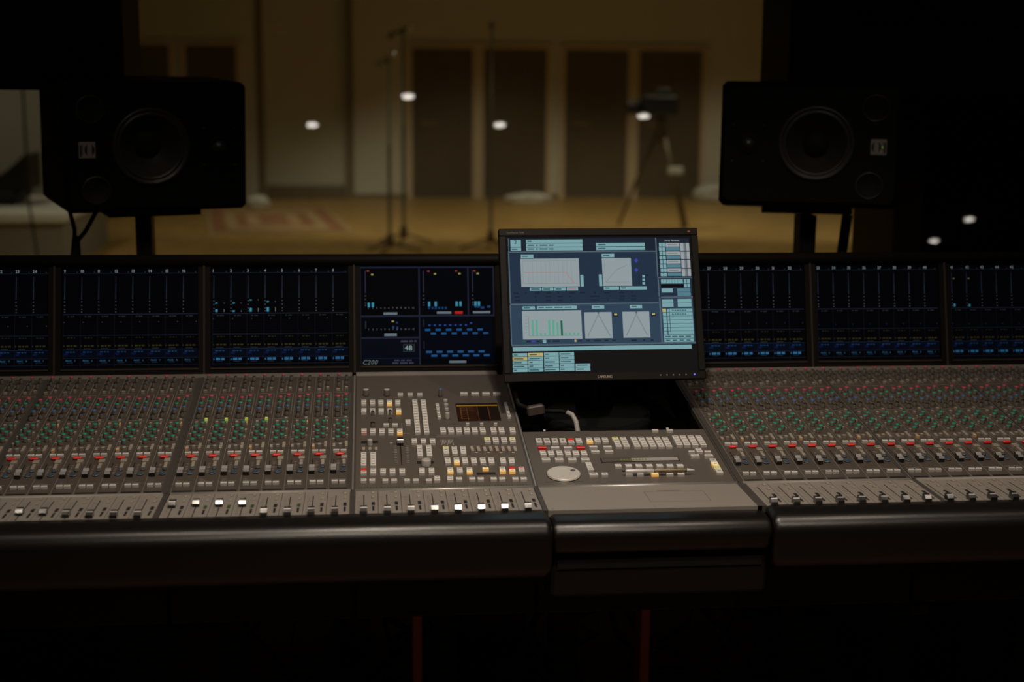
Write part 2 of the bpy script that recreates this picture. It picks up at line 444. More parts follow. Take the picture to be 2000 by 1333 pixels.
t = thing('camera_tripod', 'black tripod carrying a bulky camera in front of the end wall panel', 'tripod', (3.22, 15.3, 0))
for ax, ay in ((2.86, 15.9), (3.42, 15.0), (3.60, 15.7)):
    f = MB(); f.tube([(3.20, 15.3, 1.16), (3.20 + (ax - 3.2) * 0.5, 15.3 + (ay - 15.3) * 0.5, 0.60), (ax, ay, 0.01)], [0.026, 0.02, 0.016], 'stand_metal', 8); f.build('leg', t)
f = MB(); f.lathe([(0.03, 0.95), (0.045, 1.12), (0.06, 1.16), (0.05, 1.24)], 'stand_metal', 12, (3.2, 15.3, 0)); f.build('column', t)
f = MB(); f.box(2.98, 15.18, 1.25, 3.36, 15.4, 1.46, 'stand_black', b=0.02); f.build('camera_body', t)
f = MB(); f.lathe([(0.07, 0), (0.075, 0.12), (0.085, 0.16), (0.06, 0.161)], 'stand_black', 14, (2.98, 15.29, 1.33), axis='x'); 
f.v = [(2.98 - (vx - 2.98), vy, vz) for vx, vy, vz in f.v]; f.f = [tuple(reversed(q)) for q in f.f]; f.build('lens', t)
f = MB(); f.box(3.12, 15.25, 1.46, 3.30, 15.33, 1.53, 'stand_black', b=0.015); f.build('handle', t)
f = MB(); f.box(3.26, 15.14, 0.62, 3.42, 15.2, 0.70, 'hall_grey', b=0.01); f.build('control_box', t)

def bundle(x, y, sx, sz, label):
    t = thing('cloth_bundle', label, 'cloth', (x, y, 0), 'white bundles on the hall floor')
    f = MB(); f.lathe([(0.8, 0), (1.0, 0.25), (0.92, 0.62), (0.55, 0.93), (0.0, 1.0)], 'white_cloth', 14, (0, 0, 0))
    f.v = [(vx * sx + 0.02 * math.sin(9 * vy), vy * 0.15, vz * sz * (1 + 0.15 * math.sin(5 * vx + 3 * vy))) for vx, vy, vz in f.v]
    f.build('cloth', t, T(x, y, 0))
    f = MB(); f.tube([(-sx * 0.8, -0.10, sz * 0.5), (0, -0.155, sz * 0.66), (sx * 0.8, -0.10, sz * 0.5)], 0.012, 'hall_grey', 6); f.build('strap', t, T(x, y, 0))
bundle(-1.36, 18.4, 0.16, 0.15, 'white bundle on the floor beside the red rug')
bundle(2.2, 19.2, 0.34, 0.13, 'long white bundle below the second large wall panel')
bundle(4.85, 19.6, 0.30, 0.22, 'white bundle on the floor near the camera tripod')

# left end of the hall: grey riser, chair, pale gobo
t = thing('stage_riser', 'grey box riser with pale top under the dark chair', 'riser', (-3.4, 13.2, 0))
f = MB(); f.box(-4.6, 12.2, 0.0, -2.50, 14.2, 0.38, 'riser'); f.build('riser_body', t)
f = MB(); f.box(-4.64, 12.16, 0.38, -2.47, 14.24, 0.46, 'white_cloth', b=0.01); f.build('riser_top', t)
t = thing('lounge_chair', 'dark low chair with upswept end silhouetted on the grey riser', 'chair', (-3.3, 13.2, 0.46))
f = MB(); f.box(-3.95, 12.9, 0.50, -3.02, 13.5, 0.62, 'stand_black', b=0.04); f.build('seat', t)
f = MB(); n = 14; vs = []
for k in range(n):
    a_ = k / (n - 1); xx = -3.9 + 0.95 * a_
    top = 0.80 - 0.10 * math.sin(min(1, a_ / 0.75) * PI / 2) + 0.215 * max(0, (a_ - 0.70) / 0.30) ** 1.3
    for yy in (12.9, 13.5): vs += [(xx, yy, 0.60), (xx, yy, top)]
fs = []
for k in range(n - 1):
    o_ = k * 4; fs += [(o_, o_ + 4, o_ + 5, o_ + 1), (o_ + 2, o_ + 3, o_ + 7, o_ + 6), (o_ + 1, o_ + 5, o_ + 7, o_ + 3), (o_, o_ + 2, o_ + 6, o_ + 4)]
fs += [(0, 1, 3, 2), (n * 4 - 4, n * 4 - 2, n * 4 - 1, n * 4 - 3)]
f.add(vs, fs, 'stand_black'); f.build('backrest', t)
for sx, sy in ((-3.85, 12.98), (-3.85, 13.42), (-3.10, 12.98), (-3.10, 13.42)):
    f = MB(); f.tube([(sx, sy, 0.465), (sx, sy, 0.51)], 0.025, 'stand_black', 6); f.build('leg', t)
t = thing('gobo_screen', 'pale grey fabric gobo screen standing behind the dark chair', 'screen', (-4.0, 15.6, 0))
f = MB(); f.box(-5.6, 15.55, 0.08, -3.1, 15.65, 2.3, 'hall_grey', b=0.02); f.build('fabric_panel', t)
for x in (-5.2, -3.5):
    f = MB(); f.box(x - 0.05, 15.35, 0, x + 0.05, 15.85, 0.08, 'stand_metal'); f.build('foot', t)
f = MB(); f.tube([(-2.50, 11.0, 4.9), (-2.498, 11.0, 1.44), (-2.494, 11.0, 0.63), (-2.455, 11.0, 0.27), (-2.44, 11.0, 0.012)], 0.009, 'cable_black', 6)
tag(f.build('hanging_cable'), 'thin dark cable hanging in front of the pale gobo screen', 'cable')

# ---------------------------------------------------------------- ceiling downlights
LAMPS = [(-0.301, 0.641), (0.274, 1.168), (0.856, 0.661), (1.73, 0.843), (4.876, -1.638), (4.867, -2.353)] + [(x, y) for x, y, p in CONSOLE_LAMPS]
for i, (x, y) in enumerate(LAMPS):
    t = thing('ceiling_downlight', ('lit round downlight in the row mirrored in the window glass' if i < 4 else 'lit round downlight far behind the desk, mirrored in the dark pane' if i < 6 else 'round downlight in the ceiling row right above the mixing console'), 'ceiling light', (x, y, CEIL), 'control room ceiling downlights')
    f = MB(); f.lathe([(0.058, -0.006), (0.062, 0.0)], 'lamp_trim', 20, (x, y, CEIL)); f.build('trim_ring', t)
    f = MB(); f.lathe([(0.036, -0.006), (0.033, -0.013), (0.019, -0.018), (0.0, -0.019)], 'lamp' if i < 6 else 'lamp_trim', 20, (x, y, CEIL)); f.build('lamp_lens', t)

# ---------------------------------------------------------------- hanging soffit cabinets
def soffit(x0, x1, z0, side, label):
    t = thing('soffit_cabinet', label, 'speaker cabinet', ((x0 + x1) / 2, 4.4, CEIL), 'soffit cabinets hanging before the window')
    f = MB(); f.box(x0, 4.22, z0, x1, 4.54, CEIL - 0.015, 'soffit', b=0.006); f.build('cabinet', t)
    g0, g1 = (x0 + 0.1, x1 - 0.22) if side < 0 else (x0 + 0.2, x1 - 0.1)
    f = MB(); f.box(g0, 4.205, z0 + 0.20, g1, 4.22, CEIL - 0.06, 'grille', b=0.004); f.build('grille', t)
    f = MB(); xx = (g1 - 0.17) if side < 0 else (g0 + 0.04)
    f.box(xx, 4.20, z0 + 0.215, xx + 0.09, 4.205, z0 + 0.245, 'badge_dark'); f.build('name_plate', t)
soffit(-2.2, -0.655, 1.49, -1, 'dark hanging cabinet over the speaker whose stand trails cables')
soffit(1.290, 3.2, 1.50, 1, 'dark reddish hanging cabinet over the speaker with the green badge light')

# ---------------------------------------------------------------- mixing console
con = thing('mixing_console', 'wide grey studio mixing console with faders, knobs and lit meter screens', 'mixing console', (0.4, 2.9, 0))
S0 = Vector((0, 2.61309, 0.75313)); ES = Vector((0, 0.64925, 0.09792)).normalized(); NN = Vector((0, -ES.z, ES.y))
RS = Matrix((Vector((1, 0, 0)), ES, NN)).transposed().to_4x4()
def SF(x, s, h=0.0):
    p = S0 + ES * s + NN * h
    return T(x, p.y, p.z) @ RS
SEAM = [-1.021, -0.682, -0.345, 0.0, 0.348, 0.745, 1.095, 1.431, 1.766]
PITCH = 0.0418

def keycap(w_, d_, h_, mt, seed=0, text_=True):
    key = ('k', round(w_, 4), round(d_, 4), h_, mt, seed % 3, text_)
    if key in CACHE: return CACHE[key]
    f = MB(); g = 0.00045; w2, d2 = w_ / 2 - g, d_ / 2 - g; i = min(0.0008, d_ * 0.12)
    vs = [(-w2, -d2, 0), (w2, -d2, 0), (w2, d2, 0), (-w2, d2, 0), (-w2, -d2, h_ - i), (w2, -d2, h_ - i), (w2, d2, h_ - i), (-w2, d2, h_ - i),
          (-w2 + i, -d2 + i, h_), (w2 - i, -d2 + i, h_), (w2 - i, d2 - i, h_), (-w2 + i, d2 - i, h_)]
    side = 'key_amber_side' if mt == 'key_amber' else mt
    f.add(vs, [(0, 1, 5, 4), (1, 2, 6, 5), (2, 3, 7, 6), (3, 0, 4, 7), (4, 5, 9, 8)], side)
    f.add(vs, [(5, 6, 10, 9), (6, 7, 11, 10), (7, 4, 8, 11), (8, 9, 10, 11)], mt)
    if text_ and mt in ('key_white', 'key_pink', 'key_pale', 'key_amber'):
        L = w2 * (0.42, 0.6, 0.5)[seed % 3]
        f.quad([(-L, -d2 * 0.1, h_ + 5e-5), (L, -d2 * 0.1, h_ + 5e-5), (L, d2 * 0.22, h_ + 5e-5), (-L, d2 * 0.22, h_ + 5e-5)], 'key_text')
    CACHE[key] = f.mesh('push_button'); return CACHE[key]
CACHE = {}
KM = {'b': 'key_white', 'y': 'key_amber', 'r': 'key_red', 'p': 'key_pink', 'v': 'key_pale', 'l': 'key_lime', 'o': 'key_orange', 'e': 'key_beige', 'R': 'key_red'}
CM = {'r': 'cap_red', 'g': 'cap_green', 'u': 'cap_blue', 'd': 'cap_dark', 's': 'cap_silver', 'w': 'cap_silver'}
def knob(d_, h_, kind, seg=12):
    key = ('n', round(d_, 4), round(h_, 4), kind)
    if key in CACHE: return CACHE[key]
    f = MB(); r = d_ / 2; c = CM[kind]; bd = 'cap_silver' if kind == 'w' else ('knob_body')
    f.lathe([(r * 1.04, 0), (r * 1.0, h_ * 0.15), (r * 0.97, h_ - 0.0012), (r * 0.90, h_ - 0.0002), (r * 0.5, h_)], c, seg, mats=[bd, bd, c, c])
    CACHE[key] = f.mesh('rotary_knob'); return CACHE[key]
def fader_cap(w_, l_, h_, kind):
    key = ('f', w_, l_, kind)
    if key in CACHE: return CACHE[key]
    f = MB(); w2 = w_ / 2; l = l_ / 2
    pr = [(-l, 0.0), (-l * 0.95, h_ * 0.62), (-l * 0.72, h_ * 0.97), (-l * 0.25, h_ * 0.80), (-l * 0.03, h_ * 0.76), (l * 0.03, h_ * 0.76), (l * 0.3, h_ * 0.82), (l * 0.8, h_), (l * 0.97, h_ * 0.85), (l, 0)]
    if kind == 'm':
        pr = [(-l, 0.0), (-l, h_ * 0.42), (-l * 0.97, h_ * 0.50), (-l * 0.42, h_ * 0.88), (-l * 0.22, h_), (l * 0.04, h_ * 0.94), (l * 0.3, h_ * 0.90), (l * 0.8, h_), (l * 0.97, h_ * 0.85), (l, 0)]
    n = len(pr)
    vs = [(-w2, y, z) for y, z in pr] + [(w2, y, z) for y, z in pr]
    for i in range(n - 1):
        top = 0 < i < n - 2
        mt = ('fader_silver' if kind == 's' else 'fader_black') if top else 'fader_black'
        if top and kind == 's' and i == 4: mt = 'fader_black'
        if kind == 'm': mt = 'fader_black' if i in (0, 8) else ('fader_silver' if i == 3 else 'fader_gloss')
        f.add([vs[i], vs[n + i], vs[n + i + 1], vs[i + 1]], [(0, 1, 2, 3)], mt)
    f.add(vs[:n], [tuple(range(n))], 'fader_black'); f.add(vs[n:], [tuple(range(n - 1, -1, -1))], 'fader_black')
    CACHE[key] = f.mesh('fader_cap'); return CACHE[key]

STRIP = [("k",-35.8,608.4,8.2,16.0,"r"),("k",-18.3,607.8,7.1,12.0,"d"),("k",-36.2,589.5,7.0,11.0,"d"),("k",-18.5,573.0,7.5,12.0,"d"),("k",-35.7,563.8,7.9,12.0,"d"),("b",-36.5,536.9,8.5,4.0,"b"),("b",-17.7,549.2,7.0,6.3,"b"),("k",-18.0,489.9,9.0,11.0,"r"),("k",-35.4,479.0,9.2,11.0,"r"),("k",-17.7,458.3,9.2,11.0,"g"),("k",-35.4,447.4,9.1,11.0,"g"),("k",-17.3,425.8,9.1,11.0,"u"),("k",-35.8,413.1,9.3,11.0,"u"),("k",-17.9,392.3,9.0,11.0,"d"),("k",-35.8,381.3,9.2,11.0,"d"),("b",-17.2,366.4,7.2,7.0,"l"),("b",-35.4,349.2,7.0,7.0,"b"),("k",-20.9,335.7,9.3,10.0,"g"),("k",-33.1,317.8,9.2,10.0,"g"),("k",-21.5,300.6,9.2,10.0,"g"),("k",-32.5,282.6,9.1,10.0,"g"),("k",-21.0,264.9,9.1,10.0,"g"),("b",-14.1,345.5,4.2,9.9,"o"),("b",-40.5,318.8,5.0,5.8,"b"),("b",-13.3,303.3,5.4,8.2,"b"),("b",-40.9,283.4,5.0,4.4,"b"),("k",-32.4,246.5,9.1,10.0,"g"),("b",-13.5,265.4,5.4,4.8,"b"),("b",-40.7,246.9,5.6,4.0,"b"),("b",-39.2,216.9,6.9,7.7,"b"),("b",-39.1,209.2,6.9,7.7,"o"),("b",-26.8,218.6,7.4,7.2,"b"),("b",-14.7,228.2,7.2,9.2,"b"),("b",-14.6,219.0,7.2,9.2,"b"),("b",-14.6,209.9,7.2,9.2,"b"),("b",-34.3,186.1,12.9,6.9,"b"),("b",-19.7,185.4,12.9,7.0,"b"),("b",-26.6,171.4,17.2,6.8,"R"),("b",-17.7,151.9,13.0,14.6,"b"),("b",-18.0,136.1,7.5,8.2,"b"),("b",-17.9,127.9,7.5,8.2,"b"),("b",-17.8,119.7,7.5,8.2,"b"),("b",-34.4,35.7,12.7,6.4,"b"),("b",-20.1,35.1,12.7,6.4,"b")]
U0 = 46.5
WR = Matrix((rr, uu, -fw)).to_4x4() @ T(-0.03325, 0, -1.5)
def seen(p, marg=180):
    q = WR @ Vector(p); z = -q.z
    x, y = 1000 + 2778 * q.x / z, 666.5 - 2778 * q.y / z
    return -marg < x < 2000 + marg and -marg < y < 1333 + marg

def channel_strip(xl, variant, lit=False):
    pl = MB()
    pl.box(0.0012, 0, -0.012, PITCH - 0.0004, 0.632, 0.0, 'strip_panel')
    pl.box(0, 0, -0.012, 0.0009, 0.632, 0.0008, 'divider')
    # printed scales beside the small fader
    for k in range(7): pl.box(0.0145, 0.098 + k * 0.007, 0, 0.0190, 0.0990 + k * 0.007, 0.0002, 'print')
    pl.box(0.004, 0.053, 0, 0.034, 0.0537, 0.0002, 'print')
    pl.box(0.004, 0.232, 0, 0.037, 0.2326, 0.0002, 'print'); pl.box(0.004, 0.372, 0, 0.037, 0.3726, 0.0002, 'print')
    pl.box(0.004, 0.525, 0, 0.037, 0.5256, 0.0002, 'print')
    pl.box(0.0075, 0.078, 0, 0.0095, 0.150, 0.00025, 'slot')
    for q in ((0.385, 0.470), (0.478, 0.512), (0.535, 0.600)): pl.box(0.0187, q[0], 0, 0.0202, q[1], 0.0008, 'divider')
    pl.box(0.0362, 0.40, 0, 0.0374, 0.52, 0.0006, 'divider')
    pl.box(0.0035, 0.006, 0, 0.038, 0.014, 0.0002, 'slot')
    st = pl.build('channel_strip', con, SF(xl, 0))
    for k, it in enumerate(STRIP):
        if it[0] == 'k':
            _, x, s, d, h, kind = it
            if not seen(SF(xl + (x + U0) / 1000, s / 1000).translation): continue
            inst('rotary_knob', knob(d / 1000, h / 1000, kind), st, SF(xl + (x + U0) / 1000, s / 1000))
        else:
            _, x, s, w_, d_, kind = it
            if not seen(SF(xl + (x + U0) / 1000, s / 1000).translation): continue
            if kind == 'l' and not lit: kind = 'e'
            elif kind == 'b' and w_ < 9 : kind = 'e'
            elif kind == 'o' and (k + variant) % 3: kind = 'e'
            if abs(d_ - 14.6) < 0.1: kind = 'e'
            hh = 0.0085 if kind == 'R' else 0.006
            nm = 'mute_button' if kind == 'R' else ('wide_button' if w_ > 12 else 'push_button')
            if kind == 'R':
                if 'mute' not in CACHE:
                    q = MB(); q.box(-0.0086, -0.0040, 0, 0.0086, 0.0040, 0.0056, 'key_red', b=0.0020); CACHE['mute'] = q.mesh('mute_button')
                inst(nm, CACHE['mute'], st, SF(xl + (x + U0) / 1000, s / 1000)); continue
            inst(nm, keycap(w_ / 1000, max(d_, 4.6) / 1000, hh, KM[kind], k + variant, w_ > 12 and kind == 'b'), st, SF(xl + (x + U0) / 1000, s / 1000))
    ring('encoder_ring', 0.0043, st, SF(xl + 0.0284, 0.1133)); ring('encoder_ring', 0.0063, st, SF(xl + 0.0268, 0.0913))
    c = inst('fader_cap', fader_cap(0.0108, 0.021, 0.0125, 's'), st, SF(xl + 0.0088, 0.0895 + (variant % 3) * 0.001))
    return st
def ring(name, r, parent, M):
    key = ('r', r)
    if key not in CACHE:
        f = MB(); f.lathe([(r, 0), (r, 0.0025), (r * 0.93, 0.003), (r * 0.6, 0.003), (r * 0.52, 0.0022)], 'ring_blue', 14, mats=['strip_panel', 'divider', 'ring_blue', 'ring_blue', 'ring_blue']); CACHE[key] = f.mesh(name)
    return inst(name, CACHE[key], parent, M)

FS_L = 0.158
def fader_strip(xl, cap_s, wid, var, green=False):
    pl = MB()
    pl.box(0.0007, -FS_L, -0.012, wid - 0.0003, 0.0, 0.0, 'fader_panel')
    pl.box(0.0152, -0.150, 0, 0.0172, -0.034, 0.0002, 'slot')
    for k in range(10): pl.box(0.0055, -0.048 - k * 0.0105, 0, 0.0115, -0.0475 - k * 0.0105, 0.0002, 'seam')
    pl.box(0.0215, -0.0155, 0, 0.030, -0.0150, 0.0002, 'seam')
    M = T(xl, 2.613, 0.7532)
    st = pl.build('fader_strip', con, M)
    for y in (-0.022, -0.0514): inst('push_button', keycap(0.0058, 0.0115, 0.0028, 'key_beige', 0, False), st, M @ T(0.033, y, 0))
    f = CACHE.get(('sq', green))
    if f is None:
        q = MB(); q.box(-0.0030, -0.0095, 0, 0.0030, 0.0095, 0.0006, 'slot', top='dim_green' if green else 'slot'); CACHE[('sq', green)] = f = q.mesh('display_window')
    inst('display_window', f, st, M @ T(0.0334, -0.0912, 0))
    f = CACHE.get('nar')
    if f is None:
        q = MB(); q.box(-0.0020, -0.0135, 0, 0.0020, 0.0135, 0.0006, 'slot'); CACHE['nar'] = f = q.mesh('indicator_window')
    inst('indicator_window', f, st, M @ T(0.0333, -0.122, 0))
    inst('fader_cap', fader_cap(0.0122, 0.018, 0.0118, 'm'), st, M @ T(0.0162, cap_s, 0.0))

def lefts(seam_r, n0=0): return [(i, seam_r - 0.0047 - (8 - i) * PITCH) for i in range(n0, 8)]
CAPS = {-0.682: [-0.14] * 8, 1.766: [-0.146] * 8, -0.345: [-0.137, -0.137, -0.113, -0.118, -0.131, -0.138, -0.141, -0.143], 0.0: [-0.085, -0.081, -0.084, -0.087, -0.143, -0.145, -0.146, -0.147],
        1.095: [-0.146, -0.147, -0.146, -0.147, -0.145, -0.146, -0.147, -0.146], 1.431: [-0.145, -0.146, -0.145, -0.146, -0.145, -0.146, -0.145, -0.146]}
v = 0
for sr, n0, n1 in ((-0.682, 2, 8), (-0.345, 0, 8), (0.0, 0, 8), (1.095, 0, 8), (1.431, 0, 8), (1.766, 0, 6)):
    for i, xl in lefts(sr, n0):
        if i >= n1: continue
        v += 1
        channel_strip(xl, v, sr == 0.0 and i < 4)
        if sr in CAPS and seen((xl + 0.02, 2.55, 0.753), 180):
            fader_strip(xl, CAPS[sr][i], PITCH, v, sr == 0.0 and i in (1, 2, 3, 5))
for i in range(8):
    fader_strip(0.348 - 0.0055 - (8 - i) * 0.0422, -0.1475, 0.0422, i)

# seam bars between the bays
for i, x in enumerate(SEAM[1:-1]):
    f = MB(); wl, wr = (0.0110, 0.0052)
    if i == 3: wl, wr = 0.0045, 0.0035
    if i == 4: wl, wr = 0.006, 0.0105
    f.box(-wl, 0.0, -0.012, wr, 0.632, 0.0006, 'seam'); f.box(-0.0016, 0.0, 0.0006, 0.0016, 0.632, 0.0022, 'alloy_edge' if i in (2, 3) else 'seam')
    f.build('seam_bar', con, SF(x, 0))
    if -0.4 < x < 1.2:
        f = MB(); f.box(-wl + 0.006 if wl > 0.01 else -wl, -FS_L, -0.012, wr, 0, 0.0004, 'seam'); f.build('fader_seam', con, T(x, 2.613, 0.7532))
# bright rolled edges: where the faders meet the slope, and under the meter bridge
for xa, xb, mt in ((-1.021, -0.352, 'fader_panel'), (-0.338, -0.004, 'fader_panel'), (0.004, 0.344, 'alloy_edge'), (0.352, 0.741, 'alloy_edge'), (0.752, 1.088, 'fader_panel'), (1.10, 1.766, 'fader_panel')):
    f = MB(); pr = [(-0.006, -0.012), (-0.0062, 0.0), (-0.0045, 0.0016), (-0.001, 0.0022), (0.003, 0.0018), (0.004, -0.002), (0.004, -0.012)]
    f.sweep([(2.613 + y, 0.7534 + z) for y, z in pr], xa, xb, mt); f.build('edge_trim', con)
for xa, xb, mt in ((-1.021, -0.006, 'fader_mid'), (0.003, 0.330, 'fader_panel'), (0.751, 1.766, 'fader_mid')):
    f = MB(); f.box(xa, 0.632, -0.012, xb, 0.658, 0.0, mt); f.build('rear_strip', con, SF(0, 0))

# ---- master control panel
mp = MB(); mp.box(0.0052, 0, -0.012, 0.3435, 0.632, 0, 'panel')
for q in ((0.0953 - 0.001, 0.1162, 0.0953 + 0.001, 0.235),): mp.box(q[0], q[1], 0, q[2], q[3], 0.0003, 'slot')
for k in range(11):
    for x in (0.0845, 0.1085): mp.box(x - 0.0025, 0.126 + k * 0.0085, 0, x + 0.0025, 0.1275 + k * 0.0085, 0.0002, 'print')
mp.box(0.0153, 0.228, 0, 0.0500, 0.241, 0.0003, 'slot'); mp.box(0.1259, 0.119, 0, 0.1587, 0.132, 0.0003, 'slot')
mp.box(0.2397, 0.060, 0, 0.2766, 0.071, 0.0003, 'slot')
for k in range(9): mp.box(0.178 + k * 0.003, 0.212 + (k % 4) * 0.004, 0, 0.1795 + k * 0.003, 0.240, 0.0002, 'print')
mp.box(0.1, 0.278, 0, 0.1006, 0.335, 0.0002, 'print'); mp.box(0.1, 0.278, 0, 0.118, 0.2786, 0.0002, 'print')
mp.box(0.170, 0.2605, 0, 0.225, 0.2611, 0.0002, 'print')
master = mp.build('master_panel', con, SF(0, 0))
